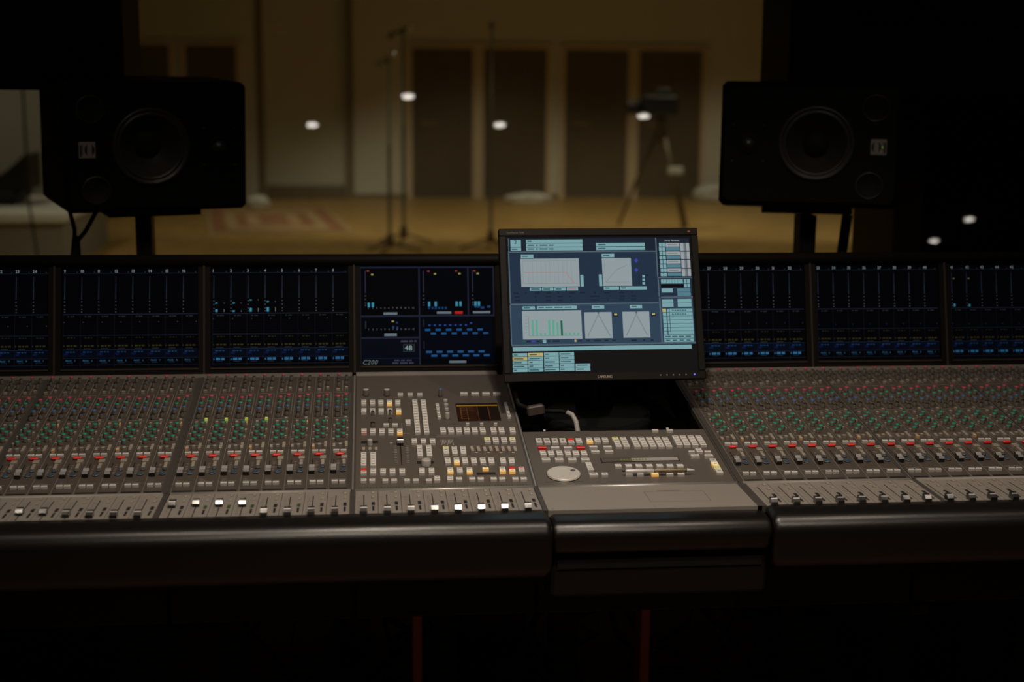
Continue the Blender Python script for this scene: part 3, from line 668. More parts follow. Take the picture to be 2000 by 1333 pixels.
for n, (x, s, w_, d_, k) in enumerate([(101.7,499.4,12.5,9.2,"b"),(123.5,498.6,12.5,9.2,"b"),(144.9,497.8,12.5,9.2,"b"),(20.8,457.6,12.2,12.9,"b"),(20.8,444.6,12.2,12.9,"b"),(39.7,456.8,12.2,12.9,"b"),(39.6,443.9,12.2,12.9,"b"),(58.0,456.1,12.3,12.9,"b"),(57.8,443.2,12.3,12.9,"b"),(76.9,455.4,12.3,12.9,"b"),(76.7,442.5,12.3,12.9,"y"),(95.0,454.7,12.3,13.0,"b"),(94.7,441.8,12.3,13.0,"b"),(20.9,407.2,12.3,12.4,"b"),(20.8,394.7,12.3,12.4,"b"),(39.7,400.2,12.3,24.9,"b"),(58.1,405.7,12.3,12.5,"b"),(57.9,393.2,12.3,12.5,"b"),(76.7,398.7,12.3,24.9,"b"),(95.5,404.2,12.3,12.5,"b"),(95.2,391.7,12.3,12.5,"y"),(67.5,319.4,12.3,9.2,"b"),(86.2,318.6,12.3,9.2,"b"),(113.8,338.9,12.2,11.9,"b"),(113.9,327.0,12.2,11.9,"b"),(21.2,290.2,12.3,12.7,"b"),(21.2,277.5,12.3,12.7,"p"),(39.6,289.4,12.3,12.7,"b"),(39.5,276.7,12.3,12.7,"b"),(58.3,288.6,12.3,12.7,"b"),(58.1,275.9,12.3,12.7,"b"),(76.9,287.8,12.3,12.7,"b"),(76.6,275.2,12.3,12.7,"b"),(95.5,287.0,12.3,12.7,"b"),(95.2,274.4,12.3,12.7,"y"),(132.2,453.3,12.3,15.9,"b"),(132.3,437.4,12.3,15.9,"b"),(132.3,421.5,12.3,15.9,"b"),(132.3,405.6,12.3,15.9,"b"),(132.3,389.7,12.3,15.9,"b"),(132.4,373.8,12.3,15.9,"b"),(132.4,357.9,12.3,15.9,"b"),(132.4,342.0,12.3,15.9,"b"),(132.4,326.1,12.3,15.9,"b"),(132.5,310.2,12.3,15.9,"b"),(132.5,294.3,12.3,15.9,"b"),(132.5,278.3,12.3,15.9,"b"),(150.7,452.6,12.3,15.9,"b"),(150.7,436.7,12.3,15.9,"b"),(150.8,420.8,12.3,15.9,"b"),(150.8,404.9,12.3,15.9,"b"),(150.8,388.9,12.3,15.9,"b"),(150.9,373.0,12.3,15.9,"b"),(150.9,357.1,12.3,15.9,"b"),(150.9,341.2,12.3,15.9,"b"),(151.0,325.3,12.3,15.9,"b"),(151.0,309.4,12.3,15.9,"b"),(151.0,293.5,12.3,15.9,"b"),(151.0,277.6,12.3,15.9,"b"),(180.6,430.2,7.8,22.5,"b"),(180.8,407.7,7.8,22.5,"b"),(181.0,385.2,7.8,22.5,"b"),(181.1,362.8,7.8,22.5,"b"),(185.1,289.6,13.0,13.3,"b"),(185.5,276.3,13.0,13.3,"b"),(201.7,288.9,13.0,13.3,"b"),(202.0,275.6,13.0,13.3,"b"),(218.4,288.2,13.0,13.3,"b"),(218.7,274.9,13.0,13.3,"b"),(235.0,287.5,13.0,13.3,"b"),(235.2,274.2,13.0,13.3,"b"),(251.5,286.8,13.0,13.3,"b"),(251.7,273.5,13.0,13.3,"b"),(268.1,286.1,13.0,13.3,"b"),(268.2,272.8,13.0,13.3,"b"),(290.9,285.1,13.0,13.3,"b"),(290.9,271.8,13.0,13.3,"b"),(307.5,284.4,13.0,13.3,"b"),(307.4,271.1,13.0,13.3,"b"),(330.6,283.5,13.0,13.3,"b"),(330.4,270.1,13.0,13.3,"b"),(243.4,499.0,17.7,10.3,"b"),(268.0,498.0,17.7,10.4,"b"),(292.6,497.1,17.8,10.4,"b"),(317.1,496.2,17.8,10.4,"b"),(330.8,428.8,8.0,23.0,"b"),(331.0,405.8,8.0,23.0,"b"),(331.1,382.8,8.0,23.0,"b"),(331.3,359.9,8.0,23.0,"b"),(239.0,317.3,7.8,4.0,"b"),(268.8,316.1,7.8,4.0,"b"),(298.2,314.8,7.8,4.0,"b"),(76.4,216.8,7.3,6.0,"b"),(123.7,232.3,12.3,11.8,"b"),(123.7,220.5,12.3,11.8,"b"),(142.4,231.4,12.3,11.8,"b"),(142.3,219.7,12.3,11.8,"b"),(161.0,230.6,12.3,11.8,"b"),(160.8,218.9,12.3,11.8,"b"),(132.8,195.8,11.9,14.1,"b"),(132.9,181.7,11.9,14.1,"b"),(132.9,167.7,11.9,14.1,"b"),(133.0,153.6,11.9,14.1,"b"),(151.6,195.1,11.9,13.8,"b"),(151.6,181.3,11.9,13.8,"b"),(151.6,167.6,11.9,13.8,"b"),(151.6,153.8,11.9,13.8,"b"),(20.5,194.3,7.0,6.6,"b"),(20.5,187.7,7.0,6.6,"b"),(33.0,193.8,7.0,6.6,"b"),(33.0,187.2,7.0,6.6,"b"),(45.7,193.2,7.0,6.6,"b"),(45.6,186.6,7.0,6.6,"b"),(20.6,163.6,12.0,13.3,"b"),(20.6,150.4,12.0,13.3,"b"),(20.6,137.1,12.0,13.3,"b"),(20.5,123.8,12.0,13.3,"b"),(20.5,110.5,12.0,13.3,"b"),(39.5,162.8,12.1,13.3,"b"),(39.4,149.5,12.1,13.3,"b"),(39.4,136.2,12.1,13.3,"b"),(39.3,122.9,12.1,13.3,"b"),(39.2,109.6,12.1,13.3,"b"),(20.6,84.3,12.2,11.6,"r"),(20.6,72.7,12.2,11.6,"b"),(39.1,83.4,12.2,11.6,"b"),(39.0,71.8,12.2,11.6,"b"),(58.1,82.6,12.2,11.6,"b"),(57.9,70.9,12.2,11.6,"b"),(76.4,81.7,12.2,11.6,"b"),(76.2,70.1,12.2,11.6,"b"),(95.3,80.8,12.2,11.6,"b"),(95.0,69.2,12.2,11.6,"b"),(133.6,81.1,12.2,12.0,"b"),(133.4,69.1,12.2,12.0,"b"),(152.2,80.3,12.2,12.0,"b"),(151.9,68.2,12.2,12.0,"b"),(20.6,35.9,12.1,9.8,"b"),(36.8,35.1,12.1,9.8,"b"),(61.9,33.9,12.1,9.8,"b"),(78.6,33.2,12.1,9.8,"b"),(103.4,32.0,12.1,9.8,"b"),(119.9,31.2,12.1,9.8,"b"),(145.0,30.0,12.1,9.8,"b"),(161.5,42.8,12.1,10.9,"b"),(161.0,31.9,12.1,10.9,"b"),(273.8,231.8,13.2,12.2,"v"),(273.8,219.6,13.2,12.2,"b"),(290.7,231.1,13.2,12.2,"b"),(290.6,218.8,13.2,12.2,"b"),(308.1,230.3,13.2,12.2,"b"),(308.0,218.1,13.2,12.2,"b"),(325.5,229.6,13.2,12.2,"v"),(325.3,217.3,13.2,12.2,"b"),(186.0,188.4,12.4,12.9,"v"),(185.9,175.6,12.4,12.9,"b"),(185.8,162.7,12.4,12.9,"b"),(203.2,187.7,12.4,12.9,"b"),(203.0,174.8,12.4,12.9,"b"),(202.9,161.9,12.4,12.9,"b"),(220.5,186.9,12.4,12.9,"b"),(220.3,174.0,12.4,12.9,"b"),(220.1,161.2,12.4,12.9,"b"),(238.8,188.5,7.5,8.2,"b"),(239.1,180.3,7.5,8.2,"b"),(239.4,172.1,7.5,8.2,"b"),(251.5,187.9,7.5,8.2,"b"),(251.8,179.7,7.5,8.2,"b"),(252.1,171.5,7.5,8.2,"b"),(264.0,187.4,7.5,8.2,"b"),(264.2,179.2,7.5,8.2,"b"),(264.5,171.0,7.5,8.2,"b"),(276.5,186.8,7.5,8.2,"b"),(276.7,178.6,7.5,8.2,"b"),(276.9,170.4,7.5,8.2,"b"),(288.9,186.3,7.5,8.2,"b"),(289.1,178.1,7.5,8.2,"b"),(289.3,169.8,7.5,8.2,"b"),(301.2,185.7,7.5,8.2,"b"),(301.4,177.5,7.5,8.2,"b"),(301.5,169.3,7.5,8.2,"b"),(313.9,185.2,7.5,8.2,"b"),(314.0,177.0,7.5,8.2,"b"),(314.2,168.7,7.5,8.2,"b"),(325.9,184.6,7.5,8.2,"b"),(326.0,176.4,7.5,8.2,"b"),(326.1,168.2,7.5,8.2,"b"),(245.8,158.2,7.2,4.0,"b"),(270.7,157.1,7.2,4.0,"b"),(295.4,155.9,7.2,4.0,"b"),(320.1,154.8,7.2,4.0,"b"),(186.3,128.5,12.4,13.1,"b"),(186.4,115.4,12.4,13.1,"b"),(203.9,127.7,12.4,13.1,"b"),(203.9,114.6,12.4,13.1,"y"),(220.6,126.9,12.4,13.1,"b"),(220.6,113.8,12.4,13.1,"b"),(238.1,126.1,12.4,13.1,"b"),(238.0,113.0,12.4,13.1,"b"),(255.9,125.3,12.4,13.1,"b"),(255.8,112.2,12.4,13.1,"b"),(272.7,124.5,12.4,13.1,"b"),(272.5,111.5,12.4,13.1,"b"),(296.2,123.5,12.4,13.1,"b"),(295.8,110.4,12.4,13.1,"b"),(313.3,122.7,12.4,13.1,"b"),(312.9,109.6,12.4,13.1,"b"),(188.9,81.0,12.2,11.4,"b"),(188.7,69.6,12.2,11.4,"y"),(207.4,80.1,12.2,11.5,"b"),(207.1,68.7,12.2,11.5,"b"),(226.4,79.3,12.2,11.5,"b"),(226.0,67.8,12.2,11.5,"y"),(258.4,81.0,12.8,9.9,"y"),(291.1,79.9,12.5,11.8,"b"),(291.0,68.1,12.5,11.8,"y"),(309.7,79.0,12.5,11.8,"r"),(309.5,67.2,12.5,11.8,"y"),(328.3,78.2,12.5,11.8,"p"),(328.0,66.4,12.5,11.8,"b"),(186.6,42.4,12.8,10.1,"b"),(186.0,32.3,12.8,10.1,"b"),(203.4,34.6,12.8,10.6,"b"),(228.5,33.4,12.8,10.6,"b"),(244.9,32.6,12.8,10.6,"b"),(269.8,31.5,12.8,10.6,"b"),(286.3,30.7,12.8,10.6,"b"),(311.7,29.5,12.8,10.6,"b"),(327.8,28.7,12.8,10.6,"b")]):
    if w_ < 8.6 and s > 330 and d_ > 6.5: d_ *= 0.76
    if w_ < 8.0 and s < 290: k = 'e'
    inst('wide_button' if w_ > 16 else 'push_button', keycap(w_ / 1000, d_ / 1000, 0.006, KM[k], n), master, SF(x / 1000, s / 1000))
for x, s, d, h, k in [(25.6,504.0,12.8,15.5,"s"),(71.8,502.3,12.8,15.5,"s"),(190.3,493.0,8.9,18.5,"u"),(39.4,321.2,9.7,15.5,"d"),(39.7,386.0,7.9,6.5,"d"),(77.2,389.8,8.0,5.0,"d"),(76.5,344.5,8.2,14.5,"d"),(199.7,458.7,9.9,6.0,"w"),(199.9,432.7,9.8,6.0,"w"),(199.7,405.4,9.7,6.0,"w"),(198.4,355.3,9.9,15.5,"w"),(33.2,216.6,10.8,14.0,"w"),(143.0,110.2,18.9,13.5,"w")]:
    if x < 150 and s > 300 and k == 'd': h = 9.0
    inst('rotary_knob', knob(d / 1000, h / 1000, k, 16 if d < 15 else 24), master, SF(x / 1000, s / 1000))
inst('fader_cap', fader_cap(0.0122, 0.018, 0.0118, 'm'), master, SF(0.0948, 0.222))
for k in range(60):
    if k % 8 == 7: continue
    key = 'led'
    if key not in CACHE:
        q = MB(); q.box(-0.0011, -0.0016, 0, 0.0011, 0.0016, 0.0006, 'dim_green'); CACHE[key] = q.mesh('meter_light')
    inst('meter_light', CACHE[key], master, SF(0.012 + k * 0.0054, 0.0105))
f = MB(); f.box(0.2209, 0.341, 0, 0.3131, 0.4455, 0.0008, 'seam', top='lcd_amber'); lcd = f.build('lcd_screen', master, SF(0, 0))
g = MB(); ac = srgb(128, 92, 18); a2 = srgb(78, 46, 18); zz = 0.0010
g.rect(0.2225, 0.4275, 0.3120, 0.4345, zz, ac); g.rect(0.2285, 0.352, 0.2315, 0.420, zz, a2); g.rect(0.2425, 0.344, 0.2445, 0.422, zz, a2)
g.rect(0.2660, 0.342, 0.2675, 0.427, zz, srgb(70, 40, 16)); g.rect(0.2895, 0.350, 0.2915, 0.424, zz, srgb(78, 46, 16))
for k in range(6):
    g.rect(0.2285, 0.354 + k * 0.0125, 0.2415, 0.3565 + k * 0.0125, zz, a2); g.rect(0.2455, 0.354 + k * 0.0125, 0.259, 0.3560 + k * 0.0125, zz, srgb(75, 40, 18))
g.rect(0.2222, 0.342, 0.2655, 0.4265, zz - 0.0001, srgb(36, 19, 11)); g.rect(0.268, 0.342, 0.2890, 0.4265, zz - 0.0001, srgb(20, 11, 8))
g.build('lcd_graphics', master, SF(0, 0))

# ---- edit panel with jog wheel
GAP0 = 0.276
ep = MB(); ep.box(0.3520, 0, -0.012, 0.7385, GAP0, 0, 'panel')
ep.box(0.4925, 0.109, 0, 0.6525, 0.1300, 0.0003, 'slot')
ep.box(0.368, 0.0195, 0, 0.443, 0.0203, 0.0002, 'slot')
edit = ep.build('edit_panel', con, SF(0, 0))
for n, (x, s, w_, d_, k) in enumerate([(379.3,216.1,13.5,24.9,"b"),(395.6,215.4,13.5,24.9,"b"),(412.3,214.7,13.5,24.9,"b"),(428.7,214.0,13.5,25.0,"b"),(445.6,219.5,13.5,12.5,"r"),(445.2,207.0,13.5,12.5,"b"),(461.9,218.8,13.5,12.5,"b"),(461.5,206.3,13.5,12.5,"b"),(484.4,221.0,13.5,10.8,"b"),(484.3,210.2,13.5,10.8,"y"),(500.6,220.3,13.5,10.8,"b"),(500.4,209.5,13.5,10.8,"b"),(517.1,219.6,13.6,10.8,"b"),(516.8,208.8,13.6,10.8,"b"),(381.9,181.4,18.1,8.2,"r"),(408.2,180.3,18.1,8.2,"b"),(434.3,179.1,18.1,8.2,"b"),(460.4,178.0,18.1,8.2,"r"),(486.7,179.6,18.1,8.3,"b"),(515.9,178.3,18.1,8.3,"b"),(487.1,156.8,18.0,8.9,"b"),(515.5,155.5,18.0,8.9,"b"),(380.0,157.0,13.4,10.9,"b"),(380.0,146.1,13.4,10.9,"b"),(396.3,156.2,13.4,10.9,"b"),(396.2,145.4,13.4,10.9,"b"),(413.4,155.5,13.4,10.9,"b"),(413.3,144.6,13.4,10.9,"b"),(430.3,154.7,13.4,10.9,"b"),(430.1,143.8,13.4,10.9,"b"),(446.6,154.0,13.5,10.9,"b"),(446.4,143.1,13.5,10.9,"b"),(462.8,153.3,13.5,10.9,"b"),(462.5,142.4,13.5,10.9,"b"),(382.1,119.9,18.0,11.1,"b"),(408.5,118.7,18.0,11.1,"b"),(434.6,117.5,18.0,11.1,"b"),(460.7,116.3,18.0,11.2,"b"),(464.0,93.9,13.0,12.7,"b"),(464.1,81.2,13.0,12.7,"b"),(464.2,68.5,13.0,12.7,"b"),(466.2,42.8,18.0,11.4,"b"),(488.1,42.5,13.6,11.4,"b"),(539.3,222.0,13.8,13.1,"v"),(539.4,208.9,13.8,13.1,"b"),(539.4,195.7,13.8,13.1,"b"),(539.5,182.6,13.8,13.1,"b"),(555.4,221.3,13.8,13.2,"b"),(555.6,208.2,13.8,13.2,"b"),(555.7,195.0,13.8,13.2,"b"),(555.9,181.9,13.8,13.2,"b"),(577.4,220.4,13.9,13.2,"b"),(577.5,207.2,13.9,13.2,"b"),(577.6,194.1,13.9,13.2,"b"),(577.7,180.9,13.9,13.2,"b"),(593.5,219.7,13.9,13.2,"b"),(593.7,206.5,13.9,13.2,"b"),(593.9,193.3,13.9,13.2,"b"),(594.1,180.2,13.9,13.2,"b"),(610.2,219.0,13.9,13.2,"b"),(610.3,205.8,13.9,13.2,"b"),(610.5,192.6,13.9,13.2,"b"),(610.6,179.5,13.9,13.2,"b"),(626.7,218.3,13.9,13.2,"b"),(626.8,205.1,13.9,13.2,"b"),(627.0,191.9,13.9,13.2,"b"),(627.1,178.7,13.9,13.2,"b"),(643.0,217.6,13.9,13.2,"b"),(643.0,204.4,13.9,13.2,"b"),(643.1,191.2,13.9,13.2,"b"),(643.1,178.0,13.9,13.2,"b"),(666.7,224.0,13.9,13.0,"b"),(666.6,211.0,13.9,13.0,"b"),(666.5,198.0,13.9,13.0,"b"),(666.5,185.0,13.9,13.0,"b"),(682.4,223.3,13.9,13.0,"b"),(682.4,210.3,13.9,13.0,"b"),(682.4,197.3,13.9,13.0,"b"),(682.4,184.3,13.9,13.0,"b"),(699.0,222.6,13.9,13.0,"b"),(699.0,209.6,13.9,13.0,"b"),(699.0,196.6,13.9,13.0,"b"),(699.0,183.6,13.9,13.0,"b"),(715.3,221.9,13.9,13.0,"b"),(715.5,208.9,13.9,13.0,"b"),(715.7,195.8,13.9,13.0,"b"),(715.8,182.8,13.9,13.0,"b"),(631.3,263.7,14.2,7.3,"b"),(662.2,262.4,14.2,7.4,"b"),(700.1,157.4,13.7,10.8,"b"),(700.2,146.6,13.7,10.8,"b"),(683.5,145.7,14.1,7.4,"b"),(716.6,144.2,14.1,7.4,"b"),(686.1,124.7,18.5,9.5,"b"),(714.1,123.4,18.5,9.5,"b"),(717.2,98.1,14.0,17.5,"b"),(717.1,80.6,14.0,17.5,"y"),(717.0,63.0,14.0,17.5,"v"),(716.9,45.5,14.0,17.5,"b"),(521.6,82.4,13.9,12.1,"b"),(542.2,81.4,13.9,12.1,"b"),(562.6,80.5,13.9,12.1,"b"),(583.4,79.5,14.0,12.1,"b"),(604.1,78.6,14.0,12.1,"b"),(624.8,77.6,14.0,12.1,"b"),(645.0,76.7,14.0,12.1,"b"),(536.1,43.4,14.5,13.5,"b"),(557.9,42.4,14.5,13.5,"b"),(587.1,41.0,14.5,13.5,"y"),(616.3,39.7,14.5,13.5,"b"),(638.2,38.6,14.5,13.5,"b")]):
    inst('wide_button' if w_ > 13.5 else 'push_button', keycap(w_ / 1000, d_ / 1000, 0.006, KM[k], n), edit, SF(x / 1000, s / 1000))
f = MB(); R = 0.0328
f.lathe([(R * 1.02, 0), (R * 1.02, 0.0012), (R, 0.0014), (R, 0.0042), (R * 0.97, 0.0052), (R * 0.9, 0.0051), (R * 0.5, 0.0050), (0.0005, 0.0050)], 'wheel', 48, mats=['slot', 'slot', 'wheel', 'wheel', 'wheel', 'wheel', 'wheel', 'wheel'])
jog = f.build('jog_wheel', edit, SF(0.4088, 0.052))
q = MB(); q.lathe([(0.0052, 0.0051), (0.0052, 0.0054), (0.0035, 0.0052)], 'panel', 16, (0.0195, 0.010, 0)); q.build('finger_dimple', edit, SF(0.4088, 0.052))
f = MB(); f.box(0.495, 0.1115, 0.0003, 0.6510, 0.1275, 0.0010, 'lcd_grey', b=0.0004); f.box(0.556, 0.1125, 0.001, 0.6500, 0.1265, 0.0012, 'lcd_pale')
f.build('text_display', edit, SF(0, 0))
g = MB()
for k in range(9): g.rect(0.532 + k * 0.0062, 0.1155, 0.5365 + k * 0.0062, 0.122, 0.0014, srgb(96, 100, 44))
g.build('display_characters', edit, SF(0, 0))
# writing pad in front of it
f = MB(); f.box(0.3525, -FS_L, -0.012, 0.7475, 0.0, 0.0, 'fader_panel')
for q in ((0.548, -0.118, 0.662, -0.1174), (0.548, -0.0506, 0.662, -0.0500), (0.548, -0.118, 0.5486, -0.05), (0.6614, -0.118, 0.662, -0.05)): f.box(q[0], q[1], 0, q[2], q[3], 0.00015, 'seam')
f.box(0.575, -0.0455, 0, 0.618, -0.0437, 0.00015, 'seam')
pad = f.build('writing_pad', con, T(0, 2.613, 0.7532))
for x in (0.362, 0.55, 0.738):
    for y in (-0.012, -0.146):
        if x == 0.55 and y > -0.1: continue
        q = MB(); q.lathe([(0.0022, 0), (0.0022, 0.0006), (0.0012, 0.0003)], 'alloy_edge', 10); q.build('screw', pad, T(x, 2.613 + y, 0.7532))
# the open well behind the edit panel
f = MB()
f.box(0.3500, GAP0, -0.066, 0.7440, 0.632, -0.058, 'well_black')
f.box(0.3480, GAP0, -0.06, 0.3510, 0.632, -0.002, 'well_black'); f.box(0.7400, GAP0, -0.06, 0.7440, 0.632, -0.002, 'well_black')
f.box(0.3510, GAP0 - 0.006, -0.06, 0.7400, GAP0, -0.004, 'well_black'); f.box(0.3510, 0.632, -0.06, 0.7400, 0.638, -0.002, 'well_black')
f.build('well', con, SF(0, 0))
for x, s in ((0.398, 0.281), (0.661, 0.281)):
    q = MB(); q.lathe([(0.003, 0), (0.003, 0.0025), (0.0015, 0.003)], 'key_white', 10); q.build('screw', con, SF(x, s - 0.002, 0.0))

# ---- armrests
def arm_profile(y1, z1, dep, ht, r=0.032, ru=0.034):
    """bolster: flat top behind, tight roll over the front edge, tucked in underneath"""
    pr = [(y1, z1 - 0.004), (y1 - 0.003, z1), (y1 - (dep - r) * 0.5, z1 + 0.0005), (y1 - (dep - r), z1 - 0.001)]
    for k in range(1, 9):
        a = PI / 2 + PI / 2 * k / 8
        pr.append((y1 - dep + r + r * math.cos(a), z1 - 0.001 - r + r * math.sin(a)))
    for k in range(0, 7):
        a = PI + PI / 2 * k / 6
        pr.append((y1 - dep + 0.004 + ru + ru * math.cos(a), z1 - ht + ru + ru * math.sin(a)))
    pr.append((y1, z1 - ht))
    return pr[::-1]
f = MB(); f.sweep(arm_profile(2.4600, 0.7545, 0.081, 0.112), -1.25, 0.352, 'vinyl', 0.012); f.build('armrest', con)
f = MB(); f.sweep(arm_profile(2.4560, 0.7470, 0.066, 0.062, 0.028, 0.022), 0.354, 0.7500, 'vinyl', 0.008); f.build('armrest', con)
f = MB(); f.sweep(arm_profile(2.4600, 0.7545, 0.078, 0.105), 0.752, 2.0, 'vinyl', 0.012); f.build('armrest', con)
f = MB(); f.box(0.354, 2.42, 0.600, 0.750, 2.46, 0.684, 'console_dark', b=0.006); f.build('drawer_front', con)
f = MB(); f.box(0.365, 2.416, 0.655, 0.739, 2.42, 0.672, 'port'); f.build('drawer_pull', con)
# ---- body, modesty panels, legs
f = MB(); f.box(-1.25, 2.455, 0.62, 0.350, 3.42, 0.735, 'console_dark'); f.box(0.350, 2.455, 0.60, 0.746, 3.42, 0.660, 'console_dark'); f.box(0.746, 2.455, 0.62, 2.0, 3.42, 0.735, 'console_dark')
f.box(-1.25, 3.285, 0.735, 2.0, 3.42, 0.86, 'console_dark')
f.build('console_body', con)
for xa, xb in ((-1.25, -0.6835), (-0.6805, -0.3465), (-0.3435, -0.0015), (0.0015, 0.3465), (0.3495, 0.7435), (0.7465, 1.0935), (1.0965, 2.0)):
    f = MB(); f.box(xa, 2.585, 0.508, xb, 2.62, 0.62, 'console_dark', b=0.004); f.build('modesty_panel', con)
for x, mt in ((-0.95, 'console_dark'), (0.133, 'leg_orange'), (0.642, 'leg_orange'), (1.55, 'console_dark')):
    f = MB(); f.box(x - 0.011 if mt == 'leg_orange' else x - 0.04, 2.97, 0.0, x + 0.011 if mt == 'leg_orange' else x + 0.04, 3.04, 0.62, mt, b=0.003)
    o = f.build('leg', con)
    if mt == 'leg_orange': o['label'] = 'narrow orange brown leg'
for x in (-0.28, 0.20, 0.48, 1.02, 1.28):
    f = MB(); f.box(x - 0.03, 3.1, 0.0, x + 0.03, 3.2, 0.62, 'console_dark', b=0.004); f.build('leg', con)

# ---- meter bridge
ML = Vector((0, 3.27187, 0.85989)); MU = Vector((0, 0.06424, 0.25822)); MLEN = MU.length; MU.normalize(); MN = Vector((0, -MU.z, MU.y))
RM = Matrix((Vector((1, 0, 0)), MU, MN)).transposed().to_4x4()
MM = T(0, ML.y, ML.z) @ RM
f = MB()
f.box(-1.25, -0.020, -0.10, 2.0, MLEN, -0.008, 'bridge')
f.build('meter_bridge', con, MM)
f = MB(); pr = [(-0.012, 0.236), (0.006, 0.243), (0.009, 0.252), (0.006, 0.262), (-0.004, 0.268), (-0.10, 0.268), (-0.10, 0.236)]
f.sweep([(n, u) for n, u in pr], -1.25, 2.0, 'bridge')
f.v = [(x, u, n) for x, n, u in f.v]; f.f = [tuple(reversed(q)) for q in f.f]; f.build('top_rail', con, MM)
for i, x in enumerate(SEAM[:-1]):
    f = MB(); f.box(x - 0.0135, -0.012, -0.008, x + 0.0145, 0.242, 0.001, 'bridge'); f.box(x - 0.0022, -0.012, 0.001, x + 0.0022, 0.246, 0.004, 'bridge_lip'); f.build('mullion', con, MM)
for i in range(len(SEAM) - 1):
    xa, xb = SEAM[i] + 0.0145, SEAM[i + 1] - 0.0135
    if i == 4: continue
    f = MB(); f.box(xa, -0.012, -0.008, xb, 0.006, 0.001, 'bridge'); f.box(xa, 0.0005, 0.001, xb, 0.0042, 0.003, 'bridge_lip'); f.build('screen_ledge', con, MM)

